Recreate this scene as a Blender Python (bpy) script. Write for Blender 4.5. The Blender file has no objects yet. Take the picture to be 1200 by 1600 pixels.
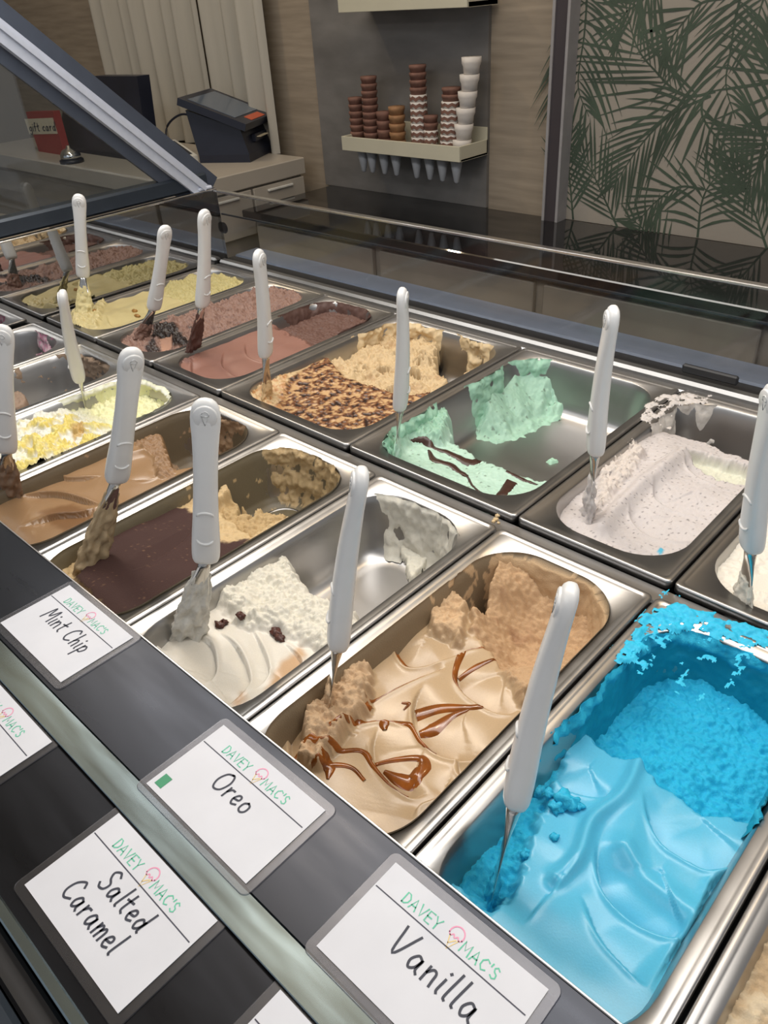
import bpy, math, random
import numpy as np
from mathutils import Matrix, Vector

# ------------------------------------------------------------------ camera, light, exposure
scene = bpy.context.scene
COL = scene.collection
CAM_F, CAM_YAW, CAM_PITCH, CAM_ROLL = 1213.38, -0.790835, 0.596420, -0.0709632
CAM_C = np.array([1.35591, -0.540995, 0.449505])
def cam_axes():
    d = np.array([math.cos(CAM_PITCH)*math.sin(CAM_YAW), math.cos(CAM_PITCH)*math.cos(CAM_YAW), -math.sin(CAM_PITCH)])
    r = np.cross(d, [0, 0, 1]); r /= np.linalg.norm(r); u = np.cross(r, d)
    c, s = math.cos(CAM_ROLL), math.sin(CAM_ROLL)
    return c*r+s*u, -s*r+c*u, d
CR, CU, CD = cam_axes()
cam = bpy.data.cameras.new('camera'); camo = bpy.data.objects.new('camera', cam); COL.objects.link(camo)
cam.sensor_fit = 'VERTICAL'; cam.sensor_height = 36.0; cam.lens = CAM_F/1600*36
cam.clip_start = 0.02; cam.clip_end = 50
camo.matrix_world = Matrix(((CR[0], CU[0], -CD[0], CAM_C[0]), (CR[1], CU[1], -CD[1], CAM_C[1]), (CR[2], CU[2], -CD[2], CAM_C[2]), (0, 0, 0, 1)))
scene.camera = camo
scene.view_settings.view_transform = 'Standard'; scene.view_settings.look = 'None'
scene.view_settings.gamma = 1.0; scene.view_settings.use_curve_mapping = False
scene.view_settings.exposure = 0.0

world = bpy.data.worlds.new('world'); scene.world = world; world.use_nodes = True
world.node_tree.nodes['Background'].inputs[0].default_value = (0.62, 0.64, 0.68, 1)
world.node_tree.nodes['Background'].inputs[1].default_value = 0.50

def area_light(name, loc, sx, sy, power, col, rot=(0, 0, 0)):
    l = bpy.data.lights.new(name, 'AREA'); l.shape = 'RECTANGLE'; l.size = sx; l.size_y = sy
    l.energy = power; l.color = col
    o = bpy.data.objects.new(name, l); COL.objects.link(o); o.location = loc; o.rotation_euler = rot
    return o
# the case's own lamp strip under its canopy, above the pans (out of frame)
area_light('case_lamp', (0.85, -0.03, 0.78), 2.0, 0.30, 10.0, (1.0, 0.98, 0.95))
# shop ceiling light over the customers
area_light('ceiling_lamp', (0.6, -1.9, 1.9), 2.6, 0.8, 24.0, (0.95, 0.97, 1.0), (math.radians(28), 0, 0))
area_light('aisle_fill', (0.0, 0.45, 1.9), 2.6, 0.25, 16.0, (1.0, 0.95, 0.88), (math.radians(24), 0, 0))  # added fill light, brightens the back wall, cones and cabinets
def bulb(name, loc, power, r, col):
    l = bpy.data.lights.new(name, 'POINT'); l.energy = power; l.shadow_soft_size = r; l.color = col
    o = bpy.data.objects.new(name, l); COL.objects.link(o); o.location = loc
bulb('warm_light', (0.30, 0.23, 1.5), 6.0, 0.025, (1.0, 0.72, 0.40))
bulb('warm_light', (1.20, 0.71, 1.5), 6.0, 0.025, (1.0, 0.72, 0.40))
bulb('warm_light', (-1.3, 0.5, 1.5), 12.0, 0.03, (1.0, 0.78, 0.50))  # added light, lifts the dark wall at the left; no known lamp

# ------------------------------------------------------------------ helpers
def ray(px, py):
    return CR*((px-600)/CAM_F) - CU*((py-800)/CAM_F) + CD
def at(px, py, z=0.0):            # the point of the horizontal plane z seen at a photo pixel
    d = ray(px, py); return CAM_C + d*((z-CAM_C[2])/d[2])
def at_y(px, py, y):              # the point of the vertical plane y
    d = ray(px, py); return CAM_C + d*((y-CAM_C[1])/d[1])
def at_x(px, py, x):
    d = ray(px, py); return CAM_C + d*((x-CAM_C[0])/d[0])
def lin(r, g, b):
    f = lambda c: (c/255/12.92) if c/255 <= 0.04045 else ((c/255+0.055)/1.055)**2.4
    return np.array([f(r), f(g), f(b)])

def empty(name, loc=(0, 0, 0), label=None, cat=None, group=None):
    o = bpy.data.objects.new(name, None); COL.objects.link(o); o.location = loc; o.empty_display_size = 0.02
    tag(o, label, cat, group); return o
def tag(o, label=None, cat=None, group=None, kind=None):
    if label: o['label'] = label
    if cat: o['category'] = cat
    if group: o['group'] = group
    if kind: o['kind'] = kind
    return o
def mesh_obj(name, V, F, mat, parent=None, smooth=True, col=None, loc=None, label=None):
    V = np.asarray(V, float)
    base = np.zeros(3)
    if parent is not None:
        p = parent; base = np.zeros(3)
        while p is not None:
            base = base + np.array(p.location); p = p.parent
    elif loc is not None:
        base = np.array(loc, float)
    me = bpy.data.meshes.new(name)
    me.from_pydata((V-base).tolist(), [], F if isinstance(F, list) else F.tolist())
    if smooth:
        me.polygons.foreach_set('use_smooth', [True]*len(me.polygons))
    if col is not None:
        a = me.color_attributes.new('Col', 'FLOAT_COLOR', 'POINT'); a.data.foreach_set('color', np.asarray(col, np.float32).ravel())
    me.materials.append(mat); me.update()
    o = bpy.data.objects.new(name, me); COL.objects.link(o)
    if parent is not None: o.parent = parent
    elif loc is not None: o.location = loc
    if label: o['label'] = label
    return o
class MB:
    def __init__(s): s.V = []; s.F = []
    def add(s, V, F):
        n = len(s.V); s.V += [tuple(map(float, v)) for v in V]; s.F += [tuple(int(i)+n for i in f) for f in F]; return s
    def box(s, x0, x1, y0, y1, z0, z1, bev=0.0):
        if bev <= 0:
            V = [(x, y, z) for z in (z0, z1) for y in (y0, y1) for x in (x0, x1)]
            F = [(0, 2, 3, 1), (4, 5, 7, 6), (0, 1, 5, 4), (2, 6, 7, 3), (0, 4, 6, 2), (1, 3, 7, 5)]
            return s.add(V, F)
        b = bev; rings = []
        for z, i in ((z0, b), (z0+b, 0), (z1-b, 0), (z1, b)):
            rings.append([(x0+i+ (0), y0+b, z), (x0+b, y0+i, z), (x1-b, y0+i, z), (x1-i, y0+b, z), (x1-i, y1-b, z), (x1-b, y1-i, z), (x0+b, y1-i, z), (x0+i, y1-b, z)])
        return s.loft(rings)
    def loft(s, rings, cap0=True, cap1=True, closed=True):
        n = len(rings[0]); V = [p for r in rings for p in r]; F = []
        for k in range(len(rings)-1):
            for i in range(n if closed else n-1):
                j = (i+1) % n
                F.append((k*n+i, k*n+j, (k+1)*n+j, (k+1)*n+i))
        if cap0: F.append(tuple(range(n-1, -1, -1)))
        if cap1: F.append(tuple((len(rings)-1)*n+i for i in range(n)))
        return s.add(V, F)
    def obox(s, c, ax, ay, az):   # oriented box, half-axis vectors
        c, ax, ay, az = map(np.asarray, (c, ax, ay, az))
        V = [c+i*ax+j*ay+k*az for k in (-1, 1) for j in (-1, 1) for i in (-1, 1)]
        return s.add(V, [(0, 2, 3, 1), (4, 5, 7, 6), (0, 1, 5, 4), (2, 6, 7, 3), (0, 4, 6, 2), (1, 3, 7, 5)])
    def prism(s, poly, off):      # polygon of 3d points extruded by a vector
        n = len(poly); off = np.asarray(off); V = [np.asarray(p) for p in poly]+[np.asarray(p)+off for p in poly]
        F = [tuple(range(n-1, -1, -1)), tuple(range(n, 2*n))]+[(i, (i+1) % n, n+(i+1) % n, n+i) for i in range(n)]
        return s.add(V, F)
    def lathe(s, c, prof, n=24, axis=(0, 0, 1), capped=True):
        c = np.asarray(c, float); w = np.asarray(axis, float); w /= np.linalg.norm(w)
        u = np.cross(w, [1, 0, 0] if abs(w[0]) < .9 else [0, 1, 0]); u /= np.linalg.norm(u); v = np.cross(w, u)
        rings = [[c+w*h+(u*math.cos(2*math.pi*i/n)+v*math.sin(2*math.pi*i/n))*r for i in range(n)] for r, h in prof]
        return s.loft(rings, capped, capped)
    def tube(s, pts, r, n=10):
        pts = [np.asarray(p, float) for p in pts]; rings = []
        for i, p in enumerate(pts):
            t = pts[min(i+1, len(pts)-1)]-pts[max(i-1, 0)]; t /= np.linalg.norm(t)+1e-12
            a = np.array([0, 0, 1.]) if abs(t[2]) < .9 else np.array([1., 0, 0])
            u = np.cross(t, a); u /= np.linalg.norm(u); v = np.cross(t, u)
            rr = r[i] if hasattr(r, '__len__') else r
            rings.append([p+(u*math.cos(2*math.pi*k/n)+v*math.sin(2*math.pi*k/n))*rr for k in range(n)])
        return s.loft(rings)
    def build(s, name, mat, parent=None, smooth=False, loc=None, label=None):
        return mesh_obj(name, s.V, s.F, mat, parent, smooth, None, loc, label)

# ------------------------------------------------------------------ materials
def new_mat(name):
    m = bpy.data.materials.new(name); m.use_nodes = True
    return m, m.node_tree.nodes, m.node_tree.links, m.node_tree.nodes['Principled BSDF']
def simple(name, col, rough=0.5, metal=0.0, var=0.06, scale=30.0, spec=0.5, bump=0.0, stretch=(1, 1, 1), coat=0.0):
    m, N, L, b = new_mat(name)
    b.inputs['Roughness'].default_value = rough; b.inputs['Metallic'].default_value = metal
    b.inputs['Specular IOR Level'].default_value = spec; b.inputs['Coat Weight'].default_value = coat
    tc = N.new('ShaderNodeTexCoord'); mp = N.new('ShaderNodeMapping'); mp.inputs['Scale'].default_value = stretch
    nz = N.new('ShaderNodeTexNoise'); nz.inputs['Scale'].default_value = scale; nz.inputs['Detail'].default_value = 4
    L.new(tc.outputs['Object'], mp.inputs[0]); L.new(mp.outputs[0], nz.inputs['Vector'])
    rp = N.new('ShaderNodeValToRGB'); c = np.asarray(col)
    rp.color_ramp.elements[0].position = 0.3; rp.color_ramp.elements[1].position = 0.7
    rp.color_ramp.elements[0].color = (*np.clip(c*(1-var), 0, 1), 1); rp.color_ramp.elements[1].color = (*np.clip(c*(1+var), 0, 1), 1)
    L.new(nz.outputs[0], rp.inputs[0]); L.new(rp.outputs[0], b.inputs['Base Color'])
    if bump:
        bp = N.new('ShaderNodeBump'); bp.inputs['Strength'].default_value = bump; bp.inputs['Distance'].default_value = 0.001
        L.new(nz.outputs[0], bp.inputs['Height']); L.new(bp.outputs[0], b.inputs['Normal'])
    return m
def steel_mat(name, col, r0, r1, scale=14, stretch=(1, 8, 8)):
    m, N, L, b = new_mat(name); b.inputs['Metallic'].default_value = 1.0
    tc = N.new('ShaderNodeTexCoord'); mp = N.new('ShaderNodeMapping'); mp.inputs['Scale'].default_value = stretch
    nz = N.new('ShaderNodeTexNoise'); nz.inputs['Scale'].default_value = scale; nz.inputs['Detail'].default_value = 5
    L.new(tc.outputs['Object'], mp.inputs[0]); L.new(mp.outputs[0], nz.inputs['Vector'])
    mr = N.new('ShaderNodeMapRange'); mr.inputs[1].default_value = .3; mr.inputs[2].default_value = .7
    mr.inputs[3].default_value = r0; mr.inputs[4].default_value = r1
    L.new(nz.outputs[0], mr.inputs[0]); L.new(mr.outputs[0], b.inputs['Roughness'])
    rp = N.new('ShaderNodeValToRGB'); c = np.asarray(col)
    rp.color_ramp.elements[0].color = (*(c*.94), 1); rp.color_ramp.elements[1].color = (*np.clip(c*1.05, 0, 1), 1)
    L.new(nz.outputs[0], rp.inputs[0]); L.new(rp.outputs[0], b.inputs['Base Color'])
    return m
def cream_mat():
    m, N, L, b = new_mat('ice_cream')
    at_ = N.new('ShaderNodeVertexColor'); at_.layer_name = 'Col'
    tc = N.new('ShaderNodeTexCoord')
    nz = N.new('ShaderNodeTexNoise'); nz.inputs['Scale'].default_value = 900; nz.inputs['Detail'].default_value = 3
    L.new(tc.outputs['Object'], nz.inputs['Vector'])
    mx = N.new('ShaderNodeMixRGB'); mx.blend_type = 'MULTIPLY'; mx.inputs[0].default_value = 0.35
    mr = N.new('ShaderNodeMapRange'); mr.inputs[3].default_value = .75; mr.inputs[4].default_value = 1.25
    L.new(nz.outputs[0], mr.inputs[0]); L.new(at_.outputs['Color'], mx.inputs[1]); L.new(mr.outputs[0], mx.inputs[2])
    L.new(mx.outputs[0], b.inputs['Base Color']); L.new(at_.outputs['Alpha'], b.inputs['Roughness'])
    b.inputs['Specular IOR Level'].default_value = 0.45
    bp = N.new('ShaderNodeBump'); bp.inputs['Distance'].default_value = 0.0006
    mr2 = N.new('ShaderNodeMapRange'); mr2.inputs[1].default_value = .3; mr2.inputs[2].default_value = .7; mr2.inputs[3].default_value = .08; mr2.inputs[4].default_value = .7
    L.new(at_.outputs['Alpha'], mr2.inputs[0]); L.new(mr2.outputs[0], bp.inputs['Strength'])
    L.new(nz.outputs[0], bp.inputs['Height']); L.new(bp.outputs[0], b.inputs['Normal'])
    b.inputs['Subsurface Weight'].default_value = 0.12; b.inputs['Subsurface Radius'].default_value = (.004, .003, .002)
    b.inputs['Subsurface Scale'].default_value = 0.6
    return m
def glass_mat(name, tint, refl, rough=0.02, rcol=(1, 1, 1)):
    m = bpy.data.materials.new(name); m.use_nodes = True; N = m.node_tree.nodes; L = m.node_tree.links
    N.remove(N['Principled BSDF'])
    tr = N.new('ShaderNodeBsdfTransparent'); tr.inputs[0].default_value = (*tint, 1)
    gl = N.new('ShaderNodeBsdfGlossy'); gl.inputs['Color'].default_value = (*rcol, 1); gl.inputs['Roughness'].default_value = rough
    fc = N.new('ShaderNodeLayerWeight'); fc.inputs[0].default_value = 0.5
    pw = N.new('ShaderNodeMath'); pw.operation = 'POWER'; pw.inputs[1].default_value = 5.0; L.new(fc.outputs['Facing'], pw.inputs[0])
    lw = N.new('ShaderNodeMath'); lw.operation = 'MULTIPLY_ADD'; lw.inputs[1].default_value = 0.9; lw.inputs[2].default_value = 0.04; L.new(pw.outputs[0], lw.inputs[0])
    ad = N.new('ShaderNodeMath'); ad.operation = 'ADD'; ad.inputs[1].default_value = refl; ad.use_clamp = True
    nz = N.new('ShaderNodeTexNoise'); nz.inputs['Scale'].default_value = 6; nz.inputs['Detail'].default_value = 6
    mm = N.new('ShaderNodeMath'); mm.operation = 'MULTIPLY'
    mr = N.new('ShaderNodeMapRange'); mr.inputs[3].default_value = .8; mr.inputs[4].default_value = 1.2
    L.new(nz.outputs[0], mr.inputs[0]); L.new(lw.outputs[0], ad.inputs[0]); L.new(ad.outputs[0], mm.inputs[0]); L.new(mr.outputs[0], mm.inputs[1])
    mx = N.new('ShaderNodeMixShader'); L.new(mm.outputs[0], mx.inputs[0]); L.new(tr.outputs[0], mx.inputs[1]); L.new(gl.outputs[0], mx.inputs[2])
    L.new(mx.outputs[0], N['Material Output'].inputs[0]); return m

M = {}
M['steel'] = steel_mat('pan_steel', (0.43, 0.42, 0.41), 0.30, 0.36, 10, (1, 3, 3))
M['steel_bright'] = steel_mat('bright_steel', (0.72, 0.73, 0.75), 0.12, 0.22)
M['rail_satin'] = steel_mat('satin_rail_steel', (0.34, 0.34, 0.34), 0.36, 0.44)
M['blade'] = steel_mat('blade_steel', (0.60, 0.59, 0.57), 0.12, 0.22, 40)
M['ledge'] = steel_mat('dark_ledge_metal', (0.030, 0.032, 0.038), 0.26, 0.36, 10, (1, 6, 6))
M['dark_liner'] = simple('dark_liner', (0.018, 0.018, 0.02), 0.45)
M['rail_dark'] = simple('dark_frame_rail', lin(62, 70, 80), 0.35, 0.6)
M['strut'] = simple('pale_aluminium', lin(192, 198, 212), 0.4, 0.1, .04, 80, stretch=(1, 1, 1))
M['enamel'] = simple('dark_glass_border', lin(70, 76, 88), 0.2)
M['bar'] = steel_mat('blue_grey_bar', (0.33, 0.42, 0.46), 0.12, 0.2, 12)
M['end_glass'] = glass_mat('mirror_end_panel', (0.25, 0.27, 0.28), 0.42, 0.015)
M['rear_glass'] = glass_mat('rear_panel_glass', (0.88, 0.89, 0.90), 0.0, 0.06, (.5, .5, .52))
M['side_glass'] = glass_mat('side_pane_glass', (0.78, 0.82, 0.85), 0.03, 0.02)
M['cream'] = cream_mat()
M['white_plastic'] = simple('white_handle_plastic', lin(224, 224, 223), 0.3, 0, .015, 60, .5)
M['paper'] = simple('card_paper', lin(206, 208, 215), 0.55, 0, .035, 25)
M['sleeve'] = glass_mat('laminate_sleeve', (0.74, 0.74, 0.77), 0.05, 0.34, (.7, .7, .74))
M['ink'] = simple('marker_ink', lin(48, 52, 66), 0.6, 0, .1, 200)
M['rule'] = simple('printed_rule', lin(62, 62, 78), 0.6)
M['logo_green'] = simple('logo_green', lin(95, 190, 158), 0.6)
M['logo_pink'] = simple('logo_pink', lin(226, 150, 180), 0.6)
M['logo_tan'] = simple('logo_tan', lin(226, 200, 140), 0.6)
M['sticker_green'] = simple('green_sticker', lin(44, 138, 98), 0.5)
M['caramel'] = simple('caramel_sauce', lin(128, 70, 20), 0.14, 0, .4, 60, .5, coat=.15)
M['choc'] = simple('dark_chocolate', lin(62, 38, 30), 0.3, 0, .2, 200)
M['raisin'] = simple('raisin', lin(74, 38, 28), 0.4, 0, .4, 300, bump=.8)
M['nut'] = simple('nut', lin(150, 108, 48), 0.5, 0, .3, 200)
# ------------------------------------------------------------------ numpy noise
_rng = np.random.RandomState(7)
_perm = _rng.permutation(512); _ang = _rng.rand(512)*2*np.pi
def perlin(x, y, seed=0):
    x = np.asarray(x)+seed*17.31; y = np.asarray(y)-seed*9.77
    xi = np.floor(x).astype(int); yi = np.floor(y).astype(int); xf = x-xi; yf = y-yi
    def g(ix, iy, dx, dy):
        a = _ang[_perm[(_perm[ix & 511]+iy) & 511]]
        return np.cos(a)*dx+np.sin(a)*dy
    u = xf*xf*xf*(xf*(xf*6-15)+10); w = yf*yf*yf*(yf*(yf*6-15)+10)
    a = g(xi, yi, xf, yf); b = g(xi+1, yi, xf-1, yf); c = g(xi, yi+1, xf, yf-1); d = g(xi+1, yi+1, xf-1, yf-1)
    return ((a+(b-a)*u)*(1-w)+(c+(d-c)*u)*w)*1.5
def fbm(x, y, cell, octv=4, seed=0, gain=.5):
    s = 0; a = 1; t = 0
    for k in range(octv):
        s = s+a*perlin(x/cell, y/cell, seed+k*3); t += a; a *= gain; cell *= .5
    return s/t
def ridged(x, y, cell, octv=3, seed=0):
    s = 0; a = 1; t = 0
    for k in range(octv):
        s = s+a*(1-2*np.abs(perlin(x/cell, y/cell, seed+k*5))); t += a; a *= .55; cell *= .5
    return s/t
def sstep(a, b, x):
    t = np.clip((x-a)/(b-a), 0, 1); return t*t*(3-2*t)

# ------------------------------------------------------------------ the room
def struct(o): o['kind'] = 'structure'; return o
FLOOR_Z = -1.1; WALL_Y = 1.53
M['floor'] = simple('floor_tile', lin(150, 142, 132), 0.35, 0, .15, 3)
M['ceiling'] = simple('ceiling_paint', lin(226, 222, 216), 0.8, 0, .05, 4)
M['wall_beige'] = simple('wall_laminate', lin(150, 138, 122), 0.55, 0, .16, 9, stretch=(.6, 1, 7))
M['wall_left'] = simple('wall_left_paint', lin(150, 142, 128), 0.7, 0, .08, 3)
M['marble'] = simple('grey_marble', lin(116, 114, 112), 0.35, 0, .25, 5, stretch=(1, 1, 2.4))
M['black_stone'] = simple('black_polished_counter', (0.012, 0.012, 0.013), 0.035, 0, .3, 40, .9)
M['ledge_blue'] = simple('blue_grey_laminate', lin(112, 122, 140), 0.3)
M['cabinet'] = simple('cabinet_taupe', lin(158, 149, 136), 0.45, 0, .1, 6)
M['wallpaper'] = simple('wallpaper_ground', lin(156, 149, 139), 0.6, 0, .05, 6)
M['leaf_print'] = simple('printed_leaf_green', lin(66, 80, 66), 0.6, 0, .25, 12)
M['post_dark'] = simple('post_dark', lin(64, 58, 62), 0.5, 0, .12, 8, stretch=(1, 1, .3))
M['post_edge'] = simple('post_edge', lin(150, 148, 150), 0.4)
M['curtain'] = simple('sheer_curtain', lin(172, 168, 158), 0.8, 0, .08, 4, stretch=(5, 5, .3))

struct(MB().box(-3.4, 3.2, -3.4, 1.65, FLOOR_Z-.05, FLOOR_Z).build('floor', M['floor']))
struct(MB().box(-3.4, 3.2, -3.4, 1.65, 1.95, 2.0).build('ceiling', M['ceiling']))
wb = struct(MB().box(-3.4, 3.2, WALL_Y, WALL_Y+.12, FLOOR_Z, 1.95).build('wall_back', M['wall_beige']))
struct(MB().box(-3.4, -3.28, -3.4, WALL_Y, FLOOR_Z, 1.95).build('wall_left', M['wall_left']))
xm0 = at_y(500, 150, WALL_Y)[0]; xm1 = at_y(766, 150, WALL_Y)[0]
MB().box(xm0, xm1, WALL_Y-.012, WALL_Y, -.15, 1.95).build('marble_panel', M['marble'], wb)
xp0 = at_y(872, 200, WALL_Y)[0]; xp1 = at_y(893, 200, WALL_Y)[0]
pp = struct(MB().box(xp0, xp1, WALL_Y-.05, WALL_Y, -.15, 1.95).build('trim_1', M['post_dark']))
for xx in (xp0-.004, xp1-.002):
    MB().box(xx, xx+.008, WALL_Y-.054, WALL_Y, -.15, 1.95).build('edge_strip', M['post_edge'], pp)
# wallpaper panel with printed palm fronds
wp = tag(MB().box(xp1+.006, 2.6, WALL_Y-.006, WALL_Y, -.15, 1.95).build('wallpaper_panel', M['wallpaper']),
         'grey wallpaper panel printed with dark green palm fronds on the back wall', 'wallpaper')
def crom(P, n=8):
    P = [np.asarray(p, float) for p in P]; Q = [2*P[0]-P[1]]+P+[2*P[-1]-P[-2]]; out = []
    for i in range(1, len(Q)-2):
        for k in range(n):
            t = k/n; a, b, c, d = Q[i-1], Q[i], Q[i+1], Q[i+2]
            out.append(.5*((2*b)+(-a+c)*t+(2*a-5*b+4*c-d)*t*t+(-a+3*b-3*c+d)*t**3))
    out.append(P[-1]); return out
def frond(pxs, ll, droop=0.0, spread=0.85, n=26, seed=1, w=.0034):
    rr = random.Random(seed); y = WALL_Y-.0068
    P = [at_y(780+a/2.857, b/2.857, y) for a, b in pxs]; P = [np.array([p[0], p[2]]) for p in P]
    C = crom(P, 14); mb = MB(); C = np.array(C)
    seg = np.r_[0, np.cumsum(np.linalg.norm(np.diff(C, axis=0), axis=1))]; Ltot = seg[-1]
    n = max(10, int(Ltot/.021))
    def q(s): return np.array([np.interp(s, seg, C[:, 0]), np.interp(s, seg, C[:, 1])])
    def ribbon(pts, ws, dy):
        V = []; F = []
        for i, p in enumerate(pts):
            t = pts[min(i+1, len(pts)-1)]-pts[max(i-1, 0)]; t = t/(np.linalg.norm(t)+1e-9); nn = np.array([-t[1], t[0]])
            for s in (-1, 1):
                e = p+nn*ws[i]*s; V.append((e[0], y-dy, e[1]))
        for i in range(len(pts)-1): F.append((2*i, 2*i+1, 2*i+3, 2*i+2))
        mb.add(V, F)
    S = np.linspace(0, Ltot, 24); ribbon([q(s) for s in S], [.0032*(1-.7*s/Ltot) for s in S], 0)
    for k in range(n):
        s = Ltot*(.10+.9*k/n); f = s/Ltot
        L = ll*(.55+.75*math.sin(math.pi*min(1, .15+f*.95)))*(.9+.2*rr.random())
        t = q(min(s+.01, Ltot))-q(max(s-.01, 0)); t /= np.linalg.norm(t)+1e-9
        for side in (-1, 1):
            a = spread*(1-.45*f)*side*(.92+.16*rr.random())
            d = np.array([t[0]*math.cos(a)-t[1]*math.sin(a), t[0]*math.sin(a)+t[1]*math.cos(a)])
            pts = [q(s)+d*L*u+np.array([0, -droop*L*u*u]) for u in (0, .15, .35, .6, .8, .93, 1)]
            ww = w*(.8+.4*rr.random())
            ribbon(pts, [ww*.15, ww*.7, ww, ww*.9, ww*.55, ww*.25, 0.0002], .0003+.0002*rr.random())
    return mb
FR = [([(965, 408), (860, 430), (780, 400), (700, 320), (620, 220), (572, 60), (540, -120)], .19, 0, .8, 34),
      ([(1090, -60), (1055, 80), (1032, 230), (1012, 380), (1055, 530)], .15, .55, 1.25, 26),
      ([(395, -60), (380, 150), (352, 380), (400, 520)], .12, .5, 1.2, 22),
      ([(1010, -10), (900, 15), (830, 90), (760, 180), (715, 250)], .11, 0, .8, 22),
      ([(945, 428), (800, 492), (700, 570), (600, 690), (500, 850)], .13, 0.15, .8, 30),
      ([(905, 440), (908, 520), (960, 600), (1040, 670), (1110, 705)], .09, 0, .85, 22),
      ([(915, 845), (800, 835), (700, 900), (620, 985)], .1, 0, .8, 20),
      ([(530, 1020), (480, 910), (420, 780), (350, 650)], .13, 0, .7, 24),
      ([(1195, 1110), (1140, 950), (1085, 800), (1030, 690)], .14, 0, .7, 26),
      ([(885, 1060), (905, 900), (960, 800), (1060, 740)], .11, .3, 1.1, 22),
      ([(1330, 560), (1230, 640), (1150, 760), (1090, 860)], .12, 0, .8, 22),
      ([(720, -120), (640, 0), (560, 60), (500, 170)], .1, 0, .8, 20),
      ([(1500, 300), (1400, 380), (1290, 350), (1220, 240), (1180, 100)], .15, 0, .8, 30),
      ([(760, 1250), (700, 1130), (640, 1020), (560, 960)], .1, 0, .8, 18),
      ([(330, 980), (320, 860), (310, 720), (330, 560)], .1, 0, .8, 18),
      ([(1250, -200), (1200, -60), (1160, 60), (1140, 200)], .12, .3, 1.1, 20)]
for k, (px, ll, dr, sp, n) in enumerate(FR):
    frond(px, ll, dr, sp, n, k+1).build('palm_frond', M['leaf_print'], wp)
# polished black back counter on taupe cabinets
bc = empty('back_counter', (0.6, 1.34, FLOOR_Z), 'long taupe cabinet with a polished black top under the palm wallpaper', 'counter')
MB().box(-.88, 2.6, 1.10, WALL_Y-.012, -.18, -.15, .003).build('counter_top', M['black_stone'], bc)
MB().box(-.86, 2.6, 1.14, WALL_Y-.02, FLOOR_Z, -.18).build('cabinet_body', M['cabinet'], bc)
for k in range(6):
    MB().box(-.84+k*.57, -.30+k*.57, 1.122, 1.14, FLOOR_Z+.1, -.2, .003).build('cabinet_door', M['cabinet'], bc)
# curtain folds on the far wall
def curtain(x0, x1, seed, label):
    n = 120; xs = np.linspace(x0, x1, n); V = []; F = []
    for z in (-.05, .5, 1.0, 1.9):
        for x in xs:
            V.append((x, WALL_Y-.055+.022*math.sin((x-x0)*62+seed)+.012*math.sin((x-x0)*23+seed*2), z))
    for k in range(3):
        for i in range(n-1): F.append((k*n+i, k*n+i+1, (k+1)*n+i+1, (k+1)*n+i))
    tag(mesh_obj('curtain', V, F, M['curtain'], None, True, loc=((x0+x1)/2, WALL_Y-.05, 0.02)), label, 'curtain')
curtain(at_y(150, 60, 1.48)[0], at_y(318, 60, 1.48)[0], 1.0, 'pale sheer curtain behind the touchscreen till, left panel nearer the slanted post')
curtain(at_y(322, 60, 1.48)[0], at_y(420, 60, 1.48)[0], 2.2, 'pale sheer curtain to the right, beside the grey marble wall panel')

# ------------------------------------------------------------------ the display case
case = empty('display_case', (0.8, 0, FLOOR_Z), 'glass and steel ice cream display case holding two rows of pans', 'display case')
XR = 1.75
case_body = MB().box(-.05, XR, -.60, .44, FLOOR_Z, -.20).build('cabinet_body', M['rail_dark'], case)
MB().box(-.012, XR, -.40, .405, -.20, -.12).build('well_floor', M['dark_liner'], case)
MB().box(-.012, XR, -.40, -.386, -.12, .004).build('well_front', M['dark_liner'], case)
MB().box(-.02, XR, .398, .416, -.12, -.004).build('well_back', M['dark_liner'], case)
MB().box(-.010, XR, -.0225, -.0005, -.03, -.0085, .002).build('crossbar', M['steel'], case)
# rear rail: a rounded steel bar behind the back row
MB().box(-.004, XR, .366, .379, -.02, -.003, .002).build('rear_rail', M['steel'], case)
rr_ = MB().box(-.004, XR, .380, .398, -.02, .004, .004).build('rear_rail', M['rail_satin'], case)
# mirror-like end panel and its bright top edge
MB().box(-.016, -.009, -.40, .408, -.10, .1335).build('end_panel', M['end_glass'], case)
MB().box(-.018, -.007, -.40, .408, .1335, .1365, .001).build('end_panel_edge', M['steel_bright'], case)
MB().box(-.046, -.030, -.40, .408, -.10, .12).build('end_panel_backing', M['dark_liner'], case)
MB().box(-.055, -.020, -.56, .40, .137, .166, .004).build('side_rail', M['rail_dark'], case)
# rear panel
MB().box(-.007, XR, .400, .408, -.004, .130).build('rear_panel', M['rear_glass'], case)
MB().box(-.007, XR, .398, .410, .130, .134, .001).build('rear_panel_edge', M['steel_bright'], case)
MB().box(-.007, XR, .4085, .412, .086, .0885).build('rear_panel_line', M['rail_dark'], case)
MB().box(-.02, XR, .433, .495, -.03, -.001, .003).build('staff_ledge', M['ledge_blue'], case)
MB().box(-.02, XR, .4165, .4328, -.03, -.004).build('gap_shade_strip', M['dark_liner'], case)  # dark filler strip stands in for the shade in the gap
MB().lathe(at_y(350, 356, .4085), [(0.0001, -.001), (.011, -.001), (.011, .001), (.0001, .001)], 24, (0, 1, 0)).build('cabinet_hole_disc', M['dark_liner'], case)  # added dark disc, stands in for the cabinet hole seen through the glass
a = at_y(1068, 571, .398); b = at_y(1155, 592, .398)
MB().box(a[0], b[0], .393, .3995, .008, .020, .002).build('vent_slot', M['dark_liner'], case)
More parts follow.
